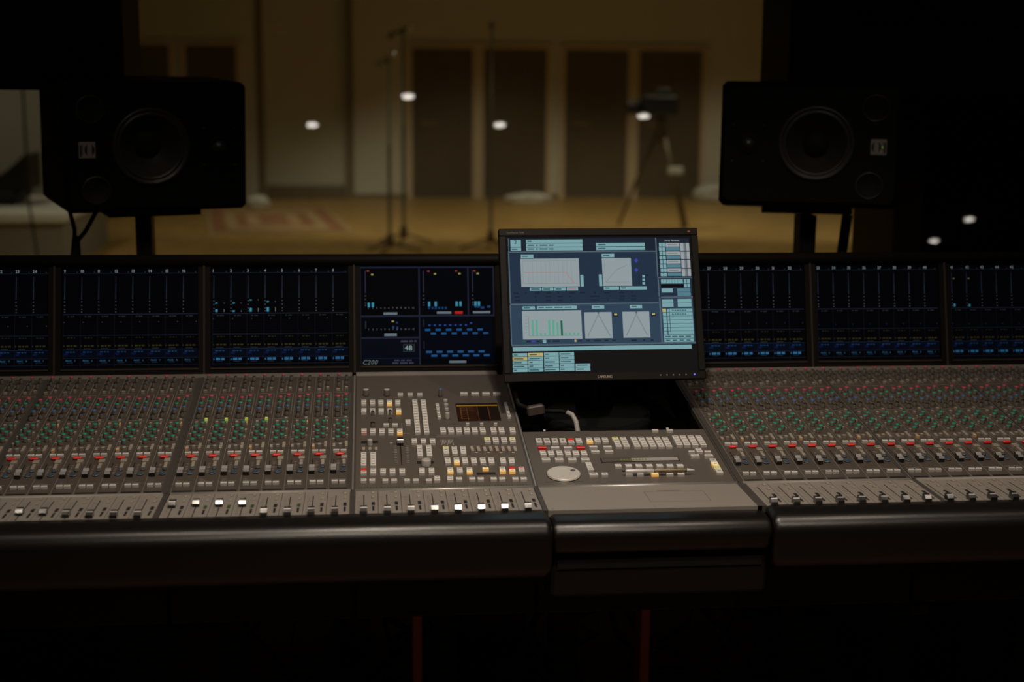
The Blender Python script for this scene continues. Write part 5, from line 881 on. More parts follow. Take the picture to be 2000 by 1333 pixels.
for x0, y0, x1, y1, c, lv in [(19.6,285.7,348.4,316.8,"b1",1),(19.6,170.4,348.6,283.5,"b2",1),(19.1,80.9,349.3,168.1,"b3",1),(349.8,227.5,423.3,315.3,"b1",1),(351.2,183.3,423.6,224.7,"b2",1),(351.1,81.4,424.2,180.4,"b3",1),(19.0,284.6,347.7,287.4,"ln",2),(19.7,168.4,347.3,171.8,"ln",2),(19.1,78.5,425.0,82.1,"ln",2),(347.1,228.5,349.9,316.7,"ln",2),(347.9,183.9,350.7,227.6,"ln",2),(348.3,81.5,351.7,182.5,"ln",2),(351.4,225.0,424.7,227.5,"ln",2),(352.9,181.0,424.5,183.8,"ln",2),(20.1,285.9,21.8,316.8,"ln",2),(19.0,172.3,21.8,283.6,"ln",2),(18.5,81.7,20.8,169.5,"ln",2),(25.3,297.7,48.2,313.5,"cy",1),(25.4,288.7,48.2,296.6,"cy",1),(59.5,306.1,184.4,314.0,"cy",1),(59.7,297.6,184.3,305.0,"cy",1),(59.7,289.2,184.2,296.5,"cy",1),(214.1,297.8,323.3,305.4,"cy",1),(214.3,289.3,323.5,296.4,"cy",1),(47.1,272.6,74.4,280.8,"cy",1),(225.7,273.0,253.8,281.1,"cy",1),(45.7,208.7,174.2,271.1,"wh",1),(225.5,208.9,290.4,271.5,"wh",1),(176.2,208.6,182.9,234.4,"cy",1),(217.1,209.0,223.8,234.9,"cy",1),(63.8,199.9,88.9,207.1,"cy",1),(90.5,199.8,115.6,207.1,"cy",1),(117.6,199.7,142.7,207.0,"cy",1),(144.7,199.6,169.8,206.9,"cy",1),(226.7,200.3,260.6,207.6,"cy",1),(263.2,200.1,322.7,207.5,"cy",1),(53.5,239.4,144.2,240.8,"pk",3),(144.2,236.8,146.1,240.1,"pk",3),(146.6,233.7,148.5,237.0,"pk",3),(148.9,230.6,150.9,233.9,"pk",3),(151.3,227.5,153.3,230.8,"pk",3),(153.7,224.4,155.7,227.7,"pk",3),(156.1,221.3,158.1,224.6,"pk",3),(158.5,218.2,160.5,221.5,"pk",3),(160.9,215.1,162.8,218.4,"pk",3),(61.8,215.6,62.4,264.7,"gr",2),(71.3,215.6,71.9,264.7,"gr",2),(80.8,215.5,81.4,264.7,"gr",2),(90.3,215.5,90.9,264.7,"gr",2),(99.8,215.5,100.4,264.7,"gr",2),(109.3,215.5,109.8,264.7,"gr",2),(118.8,215.5,119.3,264.6,"gr",2),(128.3,215.4,128.8,264.6,"gr",2),(137.8,215.4,138.4,264.6,"gr",2),(147.3,215.4,147.9,264.6,"gr",2),(156.8,215.4,157.4,264.6,"gr",2),(50.3,265.8,171.9,266.6,"gr",2),(51.2,215.2,169.8,216.0,"gr",2),(50.2,215.6,51.0,266.7,"gr",2),(232.1,218.6,234.4,220.3,"g2",3),(234.8,221.4,237.0,223.1,"g2",3),(237.4,224.2,239.7,225.9,"g2",3),(240.1,227.0,242.3,228.7,"g2",3),(242.7,229.8,245.0,231.5,"g2",3),(245.4,232.6,247.6,234.3,"g2",3),(248.0,235.4,250.3,237.1,"g2",3),(250.7,238.2,252.9,239.9,"g2",3),(253.3,241.1,255.6,242.7,"g2",3),(256.0,243.9,258.2,245.6,"g2",3),(258.6,245.3,261.1,246.7,"g2",3),(261.2,246.4,263.7,247.8,"g2",3),(263.7,247.5,266.3,248.9,"g2",3),(266.3,248.6,268.8,250.1,"g2",3),(268.9,249.8,271.4,251.2,"g2",3),(271.5,250.9,274.0,252.3,"g2",3),(274.1,252.0,276.6,253.4,"g2",3),(276.6,253.1,279.2,254.6,"g2",3),(279.2,254.3,281.7,255.7,"g2",3),(230.1,217.1,284.8,218.0,"gr",2),(230.3,218.0,231.2,265.9,"gr",2),(300.7,268.1,304.1,269.8,"bl",2),(298.9,266.4,305.7,268.1,"bl",2),(298.3,264.7,306.1,266.4,"bl",2),(298.8,263.0,305.5,264.7,"bl",2),(300.4,261.3,303.7,263.0,"bl",2),(299.7,246.3,303.1,248.0,"bl",2),(297.9,244.6,304.7,246.3,"bl",2),(297.3,242.9,305.1,244.6,"bl",2),(297.8,241.3,304.5,242.9,"bl",2),(299.4,239.6,302.7,241.3,"bl",2),(314.1,227.1,319.7,232.8,"cy",1),(313.7,219.2,319.3,224.9,"cy",1),(313.4,211.3,319.0,217.0,"cy",1),(28.1,193.0,39.8,196.3,"dk",2),(53.1,192.9,57.0,196.3,"dk",2),(74.0,192.8,85.7,196.2,"dk",2),(99.1,192.8,110.8,196.1,"dk",2),(123.6,192.7,127.6,196.1,"dk",2),(150.7,192.6,162.5,196.0,"dk",2),(173.1,192.6,184.8,195.9,"dk",2),(203.9,192.5,207.8,195.9,"dk",2),(227.7,192.4,239.4,195.8,"dk",2),(259.9,192.3,271.7,195.7,"dk",2),(286.6,192.3,290.5,195.6,"dk",2),(29.2,185.1,40.9,188.5,"dk",2),(73.7,185.0,77.6,188.4,"dk",2),(98.2,184.9,109.9,188.3,"dk",2),(123.9,184.9,135.6,188.2,"dk",2),(150.4,184.8,154.3,188.2,"dk",2),(196.0,184.6,207.7,188.0,"dk",2),(204.9,184.6,216.7,188.0,"dk",2),(238.5,184.5,242.5,187.9,"dk",2),(261.0,184.5,272.7,187.8,"dk",2),(286.2,184.4,298.0,187.8,"dk",2),(30.3,177.0,41.9,180.4,"dk",2),(74.8,176.9,78.7,180.2,"dk",2),(97.9,176.8,109.6,180.2,"dk",2),(123.6,176.7,135.3,180.1,"dk",2),(151.5,176.7,155.4,180.0,"dk",2),(195.6,176.5,207.4,179.9,"dk",2),(204.6,176.5,216.3,179.8,"dk",2),(232.6,176.4,236.5,179.8,"dk",2),(259.2,176.3,271.0,179.7,"dk",2),(285.8,176.2,297.6,179.6,"dk",2),(190.3,300.9,207.1,303.8,"dk",2),(192.7,291.9,205.3,294.7,"dk",2),(355.2,296.6,361.4,304.5,"cy",1),(362.5,296.6,369.3,304.5,"cy",1),(354.7,287.0,360.9,294.9,"cy",1),(362.0,287.0,368.8,294.9,"cy",1),(370.4,296.3,401.5,304.5,"w2",1),(370.5,287.5,401.6,295.2,"c2",1),(403.0,286.9,406.3,303.9,"w2",2),(406.3,286.9,409.7,303.9,"w2",2),(409.7,286.9,413.1,303.9,"g3",2),(413.1,286.9,416.5,303.9,"w3",2),(416.5,286.9,419.9,303.9,"w2",2),(419.9,286.9,423.3,303.9,"w2",2),(355.4,277.3,361.6,285.3,"cy",1),(362.7,277.3,369.5,285.3,"cy",1),(354.9,267.7,361.1,275.6,"cy",1),(362.3,267.7,369.0,275.6,"cy",1),(370.6,277.0,401.7,285.2,"w2",1),(370.7,268.2,401.8,275.9,"c2",1),(403.1,267.7,406.5,284.6,"w2",2),(406.5,267.7,409.9,284.6,"w2",2),(409.9,267.6,413.3,284.6,"g3",2),(413.3,267.6,416.7,284.6,"w3",2),(416.7,267.6,420.1,284.6,"w2",2),(420.1,267.6,423.5,284.6,"w2",2),(355.6,258.1,361.8,266.0,"cy",1),(362.9,258.1,369.7,266.0,"cy",1),(355.1,248.5,361.3,256.4,"cy",1),(362.5,248.5,369.2,256.4,"cy",1),(370.8,257.8,401.9,266.0,"w2",1),(370.9,249.0,402.0,256.6,"c2",1),(403.3,248.4,406.7,265.4,"w2",2),(406.7,248.4,410.1,265.4,"w2",2),(410.1,248.4,413.5,265.4,"g3",2),(413.5,248.4,416.9,265.4,"w3",2),(416.9,248.4,420.3,265.4,"w2",2),(420.3,248.4,423.7,265.4,"w2",2),(355.8,238.9,362.0,246.8,"cy",1),(363.1,238.9,369.9,246.8,"cy",1),(355.4,229.3,361.6,237.2,"cy",1),(362.7,229.3,369.4,237.2,"cy",1),(371.0,238.6,402.1,246.8,"w2",1),(371.2,229.8,402.2,237.4,"c2",1),(403.5,229.2,406.9,246.2,"w2",2),(406.9,229.2,410.3,246.1,"w2",2),(410.3,229.2,413.7,246.1,"g3",2),(413.7,229.2,417.1,246.1,"w3",2),(417.1,229.2,420.5,246.1,"w2",2),(420.5,229.2,423.9,246.1,"w2",2),(355.2,213.2,360.8,222.2,"cy",1),(361.4,213.2,367.0,222.2,"cy",1),(367.6,213.2,373.2,222.2,"cy",1),(373.8,213.2,379.4,222.2,"cy",1),(380.0,213.2,385.6,222.2,"cy",1),(386.2,213.1,391.8,222.2,"cy",1),(392.4,213.1,398.0,222.2,"cy",1),(398.6,213.1,404.2,222.1,"cy",1),(406.5,213.1,412.7,222.1,"cy",1),(406.6,204.1,412.8,212.0,"cy",1),(413.8,213.1,420.0,222.1,"cy",1),(413.9,204.1,420.1,212.0,"cy",1),(354.7,204.7,405.5,211.5,"bk",2),(355.3,193.2,380.7,201.9,"cy",1),(390.3,194.5,420.2,201.8,"c2",1),(390.4,185.2,420.3,193.4,"c2",1),(354.8,169.8,380.1,177.7,"cy",1),(354.9,160.8,380.2,168.7,"cy",1),(389.7,169.7,420.7,178.2,"cy",1),(389.8,160.7,420.5,168.6,"cy",1),(354.9,149.1,362.8,156.4,"cy",1),(355.0,140.6,362.9,147.9,"cy",1),(355.1,132.2,363.0,139.5,"cy",1),(355.2,124.1,363.1,131.4,"cy",1),(355.3,115.7,363.2,122.9,"cy",1),(355.4,107.5,363.3,114.8,"cy",1),(355.5,99.1,363.4,106.4,"cy",1),(364.7,149.0,369.5,156.3,"cy",1),(364.9,140.6,369.6,147.9,"cy",1),(365.0,132.2,369.7,139.5,"cy",1),(365.1,124.0,369.8,131.3,"cy",1),(365.2,115.6,369.9,122.9,"cy",1),(365.3,107.5,370.0,114.8,"cy",1),(365.4,99.1,370.1,106.4,"cy",1),(370.7,149.2,421.9,156.8,"cy",1),(370.8,140.8,422.0,148.4,"cy",1),(370.9,132.3,422.1,139.9,"cy",1),(371.0,123.9,422.2,131.5,"cy",1),(371.1,115.5,422.3,123.1,"cy",1),(371.2,107.4,422.4,114.9,"cy",1),(371.3,99.2,422.5,106.8,"cy",1),(354.4,149.6,362.2,156.9,"ye",2),(355.0,91.1,421.0,98.1,"cy",1),(355.1,82.7,420.9,90.0,"cy",1),(357.8,93.2,369.6,96.3,"dt",3),(359.1,85.1,368.0,87.9,"dt",3),(372.9,93.1,384.7,96.2,"dt",3),(374.2,85.0,383.2,87.8,"dt",3),(388.1,93.1,399.9,96.2,"dt",3),(389.4,85.0,398.4,87.8,"dt",3),(403.3,93.0,415.1,96.1,"dt",3),(404.6,84.9,413.6,87.7,"dt",3),(376.0,151.5,379.7,154.3,"dt",3),(381.6,151.5,385.3,154.3,"dt",3),(387.3,151.5,390.9,154.3,"dt",3),(392.9,151.5,396.6,154.3,"dt",3),(398.5,151.4,402.2,154.2,"dt",3),(404.2,151.4,407.8,154.2,"dt",3),(375.6,143.1,379.3,145.9,"dt",3),(381.2,143.1,384.9,145.9,"dt",3),(386.9,143.0,390.5,145.9,"dt",3),(392.5,143.0,396.2,145.8,"dt",3),(398.1,143.0,401.8,145.8,"dt",3),(403.8,143.0,407.4,145.8,"dt",3),(46.3,158.5,73.3,165.7,"cy",1),(77.8,158.6,165.3,166.1,"cy",1),(198.3,158.5,225.7,166.1,"cy",1),(282.3,158.5,309.8,166.1,"cy",1),(44.6,93.0,174.3,155.8,"wh",1),(180.7,93.4,241.3,151.0,"wh",1),(265.1,93.5,324.8,151.2,"wh",1),(64.6,100.4,68.8,135.5,"gn",3),(73.7,100.4,77.8,135.5,"gn",3),(82.1,100.3,86.3,105.9,"gn",3),(91.2,100.3,95.3,105.9,"gn",3),(100.8,100.3,105.0,135.4,"gn",3),(109.8,100.2,114.0,135.4,"gn",3),(118.8,100.2,123.0,129.8,"gn",3),(127.9,100.1,132.1,133.6,"gd",3),(136.4,100.1,140.6,106.2,"gn",3),(145.5,100.1,149.7,106.2,"gn",3),(154.5,100.0,158.7,106.2,"gn",3),(163.6,100.0,167.8,106.1,"gn",3),(58.7,99.9,167.7,100.8,"g2",2),(57.9,101.0,59.0,144.2,"g2",2),(51.2,142.9,55.3,144.5,"gr",2),(50.9,135.0,55.0,136.7,"gr",2),(50.6,127.2,54.7,128.9,"gr",2),(50.3,120.3,54.5,121.9,"gr",2),(50.0,113.6,54.2,115.2,"gr",2),(49.8,106.3,53.9,108.0,"gr",2),(210.7,143.7,213.0,147.9,"g2",3),(210.7,143.7,213.0,147.9,"g2",3),(208.9,140.2,211.1,144.4,"g2",3),(212.5,140.2,214.7,144.4,"g2",3),(207.0,136.7,209.3,140.9,"g2",3),(214.2,136.7,216.5,140.9,"g2",3),(205.2,133.2,207.4,137.4,"g2",3),(216.0,133.2,218.2,137.4,"g2",3),(203.3,129.7,205.6,133.9,"g2",3),(217.7,129.7,219.9,133.9,"g2",3),(201.5,126.2,203.7,130.4,"g2",3),(219.5,126.2,221.7,130.4,"g2",3),(199.6,122.7,201.9,126.9,"g2",3),(221.2,122.6,223.4,126.8,"g2",3),(197.8,119.2,200.0,123.4,"g2",3),(222.9,119.1,225.2,123.3,"g2",3),(196.0,115.8,198.2,120.0,"g2",3),(224.7,115.6,226.9,119.8,"g2",3),(194.1,112.3,196.3,116.5,"g2",3),(226.4,112.1,228.7,116.3,"g2",3),(192.3,108.8,194.5,113.0,"g2",3),(228.2,108.6,230.4,112.8,"g2",3),(190.4,105.3,192.7,109.5,"g2",3),(229.9,105.1,232.2,109.3,"g2",3),(188.6,101.8,190.8,106.0,"g2",3),(231.7,101.6,233.9,105.8,"g2",3),(186.7,98.3,189.0,102.5,"g2",3),(233.4,98.1,235.6,102.3,"g2",3),(210.3,147.3,213.7,151.2,"dt",3),(294.7,143.4,297.0,147.6,"g2",3),(294.7,143.4,297.0,147.6,"g2",3),(293.0,139.9,295.2,144.1,"g2",3),(296.4,139.9,298.6,144.1,"g2",3),(291.2,136.4,293.5,140.6,"g2",3),(298.0,136.4,300.3,140.6,"g2",3),(289.5,132.9,291.7,137.1,"g2",3),(299.7,132.8,301.9,137.1,"g2",3),(287.7,129.4,289.9,133.6,"g2",3),(301.3,129.3,303.6,133.5,"g2",3),(285.9,125.9,288.2,130.1,"g2",3),(303.0,125.8,305.2,130.0,"g2",3),(284.2,122.4,286.4,126.6,"g2",3),(304.6,122.3,306.8,126.5,"g2",3),(282.4,118.9,284.7,123.1,"g2",3),(306.2,118.8,308.5,123.0,"g2",3),(280.7,115.4,282.9,119.6,"g2",3),(307.9,115.3,310.1,119.5,"g2",3),(278.9,111.9,281.1,116.1,"g2",3),(309.5,111.8,311.8,116.0,"g2",3),(277.1,108.4,279.4,112.6,"g2",3),(311.2,108.3,313.4,112.5,"g2",3),(275.4,104.9,277.6,109.1,"g2",3),(312.8,104.8,315.0,109.0,"g2",3),(273.6,101.5,275.9,105.6,"g2",3),(314.4,101.3,316.7,105.5,"g2",3),(271.9,98.0,274.1,102.2,"g2",3),(316.1,97.8,318.3,102.0,"g2",3),(294.3,147.0,297.7,151.0,"dt",3),(244.5,140.7,256.3,148.3,"dk",2),(246.8,143.3,253.5,147.2,"ye",3),(328.7,140.4,340.4,148.0,"dk",2),(330.9,143.0,337.7,146.9,"ye",3),(43.5,86.6,49.0,90.5,"gd",2),(63.8,86.5,70.4,90.9,"bl",2),(87.1,84.7,94.9,91.9,"cy",2),(156.7,86.1,161.1,90.8,"ye",2),(51.8,87.1,61.5,90.4,"dk",2),(74.0,87.0,81.0,90.3,"dk",2),(97.7,86.9,103.8,90.2,"dk",2),(108.8,86.8,124.1,90.2,"dk",2),(164.4,86.6,172.8,89.9,"dk",2),(182.6,86.5,190.9,89.8,"dk",2),(199.3,86.4,214.7,89.7,"dk",2),(223.0,86.3,231.4,89.6,"dk",2),(239.8,86.2,247.6,89.6,"dk",2),(281.7,86.0,294.3,89.4,"dk",2),(308.3,85.9,312.5,89.3,"dk",2),(325.2,85.8,330.8,89.2,"dk",2),(21.5,67.4,415.1,76.6,"cy",1),(20.5,55.8,52.6,63.3,"cy",1),(23.3,58.0,31.6,60.8,"dt",3),(20.4,47.4,52.5,54.9,"ye",1),(22.9,49.7,44.0,52.5,"dt",3),(20.3,39.1,52.4,46.6,"cy",1),(22.6,41.4,39.2,44.1,"dt",3),(20.2,30.8,52.3,38.3,"cy",1),(22.3,33.0,45.0,35.8,"dt",3),(20.1,22.5,52.2,30.0,"cy",1),(22.0,24.8,29.2,27.5,"dt",3),(54.3,56.0,86.5,63.5,"ye",1),(57.1,58.3,73.7,61.0,"dt",3),(54.2,47.7,86.4,55.2,"cy",1),(56.8,49.9,79.5,52.7,"dt",3),(54.1,39.4,86.3,46.8,"cy",1),(56.4,41.6,63.6,44.4,"dt",3),(54.0,31.0,86.2,38.5,"cy",1),(56.1,33.3,64.4,36.1,"dt",3),(53.9,22.7,86.1,30.2,"cy",1),(55.8,24.9,76.9,27.7,"dt",3),(88.7,56.3,121.0,63.8,"cy",1),(91.5,58.5,98.7,61.3,"dt",3),(88.6,47.9,120.8,55.4,"cy",1),(91.2,50.2,99.5,53.0,"dt",3),(88.5,39.6,120.7,47.1,"cy",1),(90.8,41.8,111.9,44.6,"dt",3),(88.4,31.2,120.6,38.7,"cy",1),(90.5,33.5,107.2,36.3,"dt",3),(88.3,22.9,120.5,30.4,"cy",1),(90.2,25.2,112.9,27.9,"dt",3),(122.4,56.5,154.6,64.0,"cy",1),(125.1,58.7,146.3,61.5,"dt",3),(122.3,48.1,154.5,55.7,"cy",1),(124.8,50.4,141.5,53.2,"dt",3),(122.1,39.8,154.4,47.3,"cy",1),(124.5,42.0,147.3,44.8,"dt",3),(122.0,31.5,154.3,39.0,"cy",1),(124.1,33.8,131.3,36.5,"dt",3),(121.9,23.1,154.1,30.6,"cy",1),(123.8,25.4,132.1,28.2,"dt",3),(156.6,31.1,188.9,38.6,"cy",1),(160.0,33.6,182.3,36.1,"dt",3),(156.3,22.5,188.6,30.0,"cy",1),(159.6,25.0,174.9,27.6,"dt",3),(49.3,275.1,61.9,278.0,"dt",3),(228.5,275.5,242.5,278.3,"dt",3),(49.1,161.0,62.2,163.5,"dt",3),(81.1,161.5,92.8,164.0,"dt",3),(96.4,161.4,111.8,163.9,"dt",3),(115.9,161.3,134.1,163.9,"dt",3),(138.3,161.3,153.6,163.8,"dt",3),(202.5,161.3,215.7,163.9,"dt",3),(286.5,161.4,297.8,163.9,"dt",3),(62.3,308.4,71.5,311.8,"dt",3),(62.8,299.6,76.8,302.7,"dt",3),(81.0,299.6,85.2,302.7,"dt",3),(89.4,299.6,106.1,302.7,"dt",3),(110.3,299.6,120.1,302.7,"dt",3),(62.5,291.2,76.5,294.3,"dt",3),(80.6,291.2,84.8,294.3,"dt",3),(89.0,291.2,105.8,294.3,"dt",3),(110.0,291.1,119.8,294.2,"dt",3),(218.3,299.8,235.2,303.2,"dt",3),(217.9,291.3,234.8,294.4,"dt",3),(27.6,290.9,40.2,294.3,"dt",3),(229.5,202.5,239.3,205.3,"dt",3),(266.0,202.4,275.8,205.3,"dt",3),(66.6,201.8,85.5,204.9,"dt",3),(93.3,201.8,107.8,204.8,"dt",3),(120.4,201.7,132.9,204.8,"dt",3),(146.9,201.6,167.6,204.7,"pk",3),(373.2,299.1,395.8,301.7,"g3",3),(373.4,279.9,396.0,282.4,"g3",3),(373.6,260.6,396.2,263.2,"g3",3),(373.8,241.4,396.4,243.9,"g3",3)]:
    g.rect(x0 / 1000, y0 / 1000, x1 / 1000, y1 / 1000, z + 0.0002 * (lv if c not in ('b1', 'b2', 'b3') else 0.5), srgb(*MCOL[c]))
text(g, '2', 0.0335, 0.3045, z + 0.0008, 0.012, srgb(40, 70, 74), bold=0.05)
text(g, 'Serial Machines', 0.3685, 0.3080, z + 0.0008, 0.0058, srgb(165, 172, 176), bold=0.02, xs=0.86)
g.build('screen', mon, MMo)
def flat_text(s, x, y, size, mt, M, par, nmn, **kw):
    g = MB(); text(g, s, x, y, 0.0002, size, None, mt, **kw); return g.build(nmn, par, M)
flat_text('SAMSUNG', 0.2025, 0.0058, 0.0082, 'white_print', MMo, mon, 'logo', bold=0.05, xs=0.86)
flat_text('SyncMaster 203B', 0.0170, 0.3270, 0.0052, 'grey_print', MMo, mon, 'model_print', bold=0.03)
f = MB(); f.box(0.4205, 0.3282, 0, 0.4228, 0.3312, 0.0003, 'grey_print'); f.box(0.4235, 0.3282, 0, 0.4258, 0.3312, 0.0003, 'cap_red'); f.build('sticker', mon, MMo)
for k in range(5):
    f = MB(); x = 0.3417 + k * 0.0141; f.box(x - 0.0014, 0.0083, 0, x + 0.0014, 0.0113, 0.0003, 'grey_print'); f.build('menu_button', mon, MMo)
f = MB(); f.lathe([(0.0022, 0), (0.0022, 0.0006), (0.001, 0.0008)], 'blue_led', 12, (0.4172, 0.0100, 0)); f.build('power_light', mon, MMo)
# neck and round base down in the well
f = MB(); f.tube([(0.54, 3.10, 1.03), (0.54, 3.13, 0.92), (0.54, 3.12, 0.85), (0.54, 3.10, 0.79)], [0.03, 0.028, 0.026, 0.03], 'black_plastic', 12)
f.v = [(0.54 + (x - 0.54) * 1.6, y, zz) for x, y, zz in f.v]; f.build('neck', mon)
f = MB(); f.lathe([(0.120, 0.0005), (0.125, 0.010), (0.125, 0.030), (0.119, 0.037), (0.10, 0.036), (0.05, 0.040), (0.03, 0.040)], 'fader_black', 48); f.build('base', mon, SF(0.535, 0.448, -0.058))

# ---------------------------------------------------------------- small things on the console
pen = thing('ballpoint_pen', 'silver and brown ballpoint pen lying across the console buttons', 'pen', tuple(SF(0.596, 0.043, 0.006).translation))
MPn = SF(0.5248, 0.0425, 0.0098)
f = MB(); L = 0.1418
f.lathe([(0.0026, 0.004), (0.0036, 0.007), (0.0040, 0.012), (0.0040, 0.060)], 'pen_silver', 14, axis='x'); f.build('cap', pen, MPn)
f = MB(); f.lathe([(0.0036, 0.060), (0.0039, 0.064), (0.0037, 0.124), (0.0034, 0.126)], 'pen_brown', 14, axis='x'); f.build('barrel', pen, MPn)
f = MB(); f.lathe([(0.0035, 0.126), (0.0033, 0.128), (0.0012, 0.139), (0.0005, L)], 'pen_silver', 14, axis='x'); f.build('tip', pen, MPn)
f = MB(); f.box(-0.002, -0.0014, -0.001, 0.005, 0.0014, 0.0012, 'cap_dark', b=0.0004); f.build('push_cap', pen, MPn)

t = thing('monitor_cable', 'cable with brown grey connector block draped through the console well', 'cable', (0.40, 2.98, 0.72))
f = MB(); f.box(-0.019, -0.010, -0.011, 0.019, 0.010, 0.011, 'connector', b=0.003); f.build('connector_block', t, T(0.388, 2.965, 0.823) @ Matrix.Rotation(-0.14, 4, 'Y') @ Matrix.Rotation(0.1, 4, 'Z'))
f = MB(); f.tube([(0.372, 2.966, 0.826), (0.352, 2.975, 0.834), (0.346, 2.99, 0.855), (0.352, 3.01, 0.880), (0.372, 3.035, 0.905)][::1], 0.0055, 'cable_black', 8); f.build('cable_upper', t)
f = MB(); f.tube([(0.406, 2.964, 0.821), (0.425, 2.960, 0.821), (0.442, 2.955, 0.822), (0.456, 2.950, 0.820)], 0.0048, 'cable_black', 8); f.build('cable_sleeve', t)
f = MB(); f.tube([(0.454, 2.950, 0.8205), (0.465, 2.944, 0.816), (0.472, 2.936, 0.803), (0.4745, 2.926, 0.786), (0.475, 2.916, 0.765)], 0.0056, 'cable_grey', 10); f.build('cable_lower', t)

# ---------------------------------------------------------------- studio speakers and their stands
def speaker(center, yaw_, tilt, mirror, label, stand_label):
    n = Vector((math.sin(yaw_), -math.cos(yaw_), 0)); rgt = Vector((math.cos(yaw_), math.sin(yaw_), 0)); u = Vector((0, 0, 1)) * math.cos(tilt) - n * math.sin(tilt)
    nn_ = rgt.cross(u)
    M = T(*center) @ Matrix((rgt, u, nn_)).transposed().to_4x4()
    base = Vector(center) - u * 0.1725 - nn_ * 0.17
    t = thing('studio_speaker', label, 'speaker', tuple(base), 'nearfield speakers behind the console')
    W, H, D = 0.245, 0.1725, 0.34
    sx = -1 if mirror else 1
    wx, wy = -0.018 * sx, 0.002
    f = MB(); f.box(-W, -H, -D, W, H, 0, 'speaker_box', b=0.012)
    f.f.pop(); f.m.pop(); f.c.pop(); f.sm.pop()                     # front face gives way to a baffle with a round opening
    W2, H2, e = W - 0.012, H - 0.012, 0.012
    corner = [(W2 - e, -H2), (W2, -H2 + e), (W2, H2 - e), (W2 - e, H2), (-W2 + e, H2), (-W2, H2 - e), (-W2, -H2 + e), (-W2 + e, -H2)]
    ang = sorted(set([round(math.atan2(q[1] - wy, q[0] - wx), 6) for q in corner] + [round(-PI + 2 * PI * k / 48 + 0.01, 6) for k in range(48)]))
    ring_in, ring_out = [], []
    for a_ in ang:
        ca, sa = math.cos(a_), math.sin(a_); best = 9
        for k in range(8):
            p, q = Vector(corner[k]), Vector(corner[(k + 1) % 8]); d = q - p; n2 = Vector((d.y, -d.x))
            den = n2.x * ca + n2.y * sa
            if den > 1e-9: best = min(best, (n2.x * (p.x - wx) + n2.y * (p.y - wy)) / den)
        ring_in.append((wx + 0.096 * ca, wy + 0.096 * sa, 0.0)); ring_out.append((wx + best * ca, wy + best * sa, 0.0))
    N = len(ang)
    f.add(ring_in + ring_out, [(i, N + i, N + (i + 1) % N, (i + 1) % N) for i in range(N)], 'speaker_box')
    f.build('cabinet', t, M)
    q = MB(); q.lathe([(0.094, -0.02), (0.104, 0.0), (0.104, 0.004), (0.098, 0.0055), (0.094, 0.0045), (0.091, -0.002), (0.089, 0.001), (0.084, 0.002), (0.080, -0.004)], 'cone', 48, (wx, wy, 0), close=False); q.build('woofer_rim', t, M)
    q = MB(); q.lathe([(0.081, -0.004), (0.064, -0.022), (0.046, -0.039), (0.036, -0.047)], 'cone', 48, (wx, wy, 0), close=False)
    q.f = [tuple(reversed(z_)) for z_ in q.f]; q.build('woofer_cone', t, M)
    q = MB(); q.lathe([(0.038, -0.046), (0.030, -0.038), (0.018, -0.033), (0.0, -0.031)], 'port', 28, (wx, wy, 0), close=False); q.build('dust_cap', t, M)
    q = MB(); q.lathe([(0.028, 0.0002), (0.027, 0.0008), (0.022, 0.0010), (0.020, 0.0006)], 'speaker_box', 28, (0.168 * sx, -0.002, 0), close=False); q.build('waveguide', t, M)
    q = MB(); q.lathe([(0.019, 0.001), (0.014, 0.007), (0.007, 0.0105), (0.0, 0.0115)], 'cone', 24, (0.168 * sx, -0.002, 0), close=False); q.build('tweeter', t, M)
    for px, py in ((-0.175, 0.100), (-0.165, -0.112)):
        q = MB(); q.lathe([(0.038, 0.0002), (0.038, 0.002), (0.034, 0.0026), (0.032, 0.0006), (0.0, 0.0004)], 'port', 28, (px * sx, py, 0), mats=['speaker_box', 'cone', 'speaker_box', 'port'], close=False); q.build('bass_port', t, M)
    for px, py in ((0.125, 0.05), (0.21, 0.05), (0.125, -0.05), (0.21, -0.05)):
        q = MB(); q.lathe([(0.0035, 0.0002), (0.0035, 0.0012), (0.0015, 0.0008)], 'cone', 8, (px * sx, py, 0)); q.build('screw', t, M)
    # badge: printed ring on a silver square, words standing on end beside it
    bx, by = -0.186 * sx, -0.006; s_ = 0.0215
    q = MB(); q.box(bx - s_, by - s_, 0.0002, bx + s_, by + s_, 0.0022, 'badge', b=0.001)
    bdg = q.build('badge', t, M)
    q = MB(); cxr = bx + 0.006 * sx
    for a0, a1 in ((-1.25, 1.25), (PI - 1.25, PI + 1.25)):
        N = 12; vs = []
        for k in range(N + 1):
            a = a0 + (a1 - a0) * k / N; th = 0.0072 * max(0.05, math.cos((a - (a0 + a1) / 2) / 1.25 * PI / 2))
            vs += [(cxr + 0.0145 * math.cos(a) * 0.9, by + 0.0155 * math.sin(a), 0.0024), (cxr + (0.0145 * 0.9 - th) * math.cos(a), by + (0.0155 - th) * math.sin(a), 0.0024)]
        q.add(vs, [(2 * k, 2 * k + 2, 2 * k + 3, 2 * k + 1) for k in range(N)], 'badge_dark')
    q.build('badge_ring', t, M)
    q = MB(); xw = bx - 0.0165 * sx
    q.box(xw - 0.0022, by - 0.017, 0.0022, xw + 0.0022, by + 0.013, 0.0024, 'badge_dark')
    q.box(xw + 0.0045 * sx - 0.0006, by - 0.012, 0.0022, xw + 0.0045 * sx + 0.0006, by + 0.016, 0.0024, 'badge_dark'); q.build('badge_print', t, M)
    if mirror:
        q = MB(); q.lathe([(0.0016, 0.0022), (0.0016, 0.003), (0.0008, 0.0032)], 'green_led', 10, (bx - 0.0105 * sx, by, 0)); q.build('power_light', t, M)
    # stand
    st = thing('speaker_stand', stand_label, 'speaker stand', (base.x, base.y, 0), 'stands carrying the nearfield speakers')
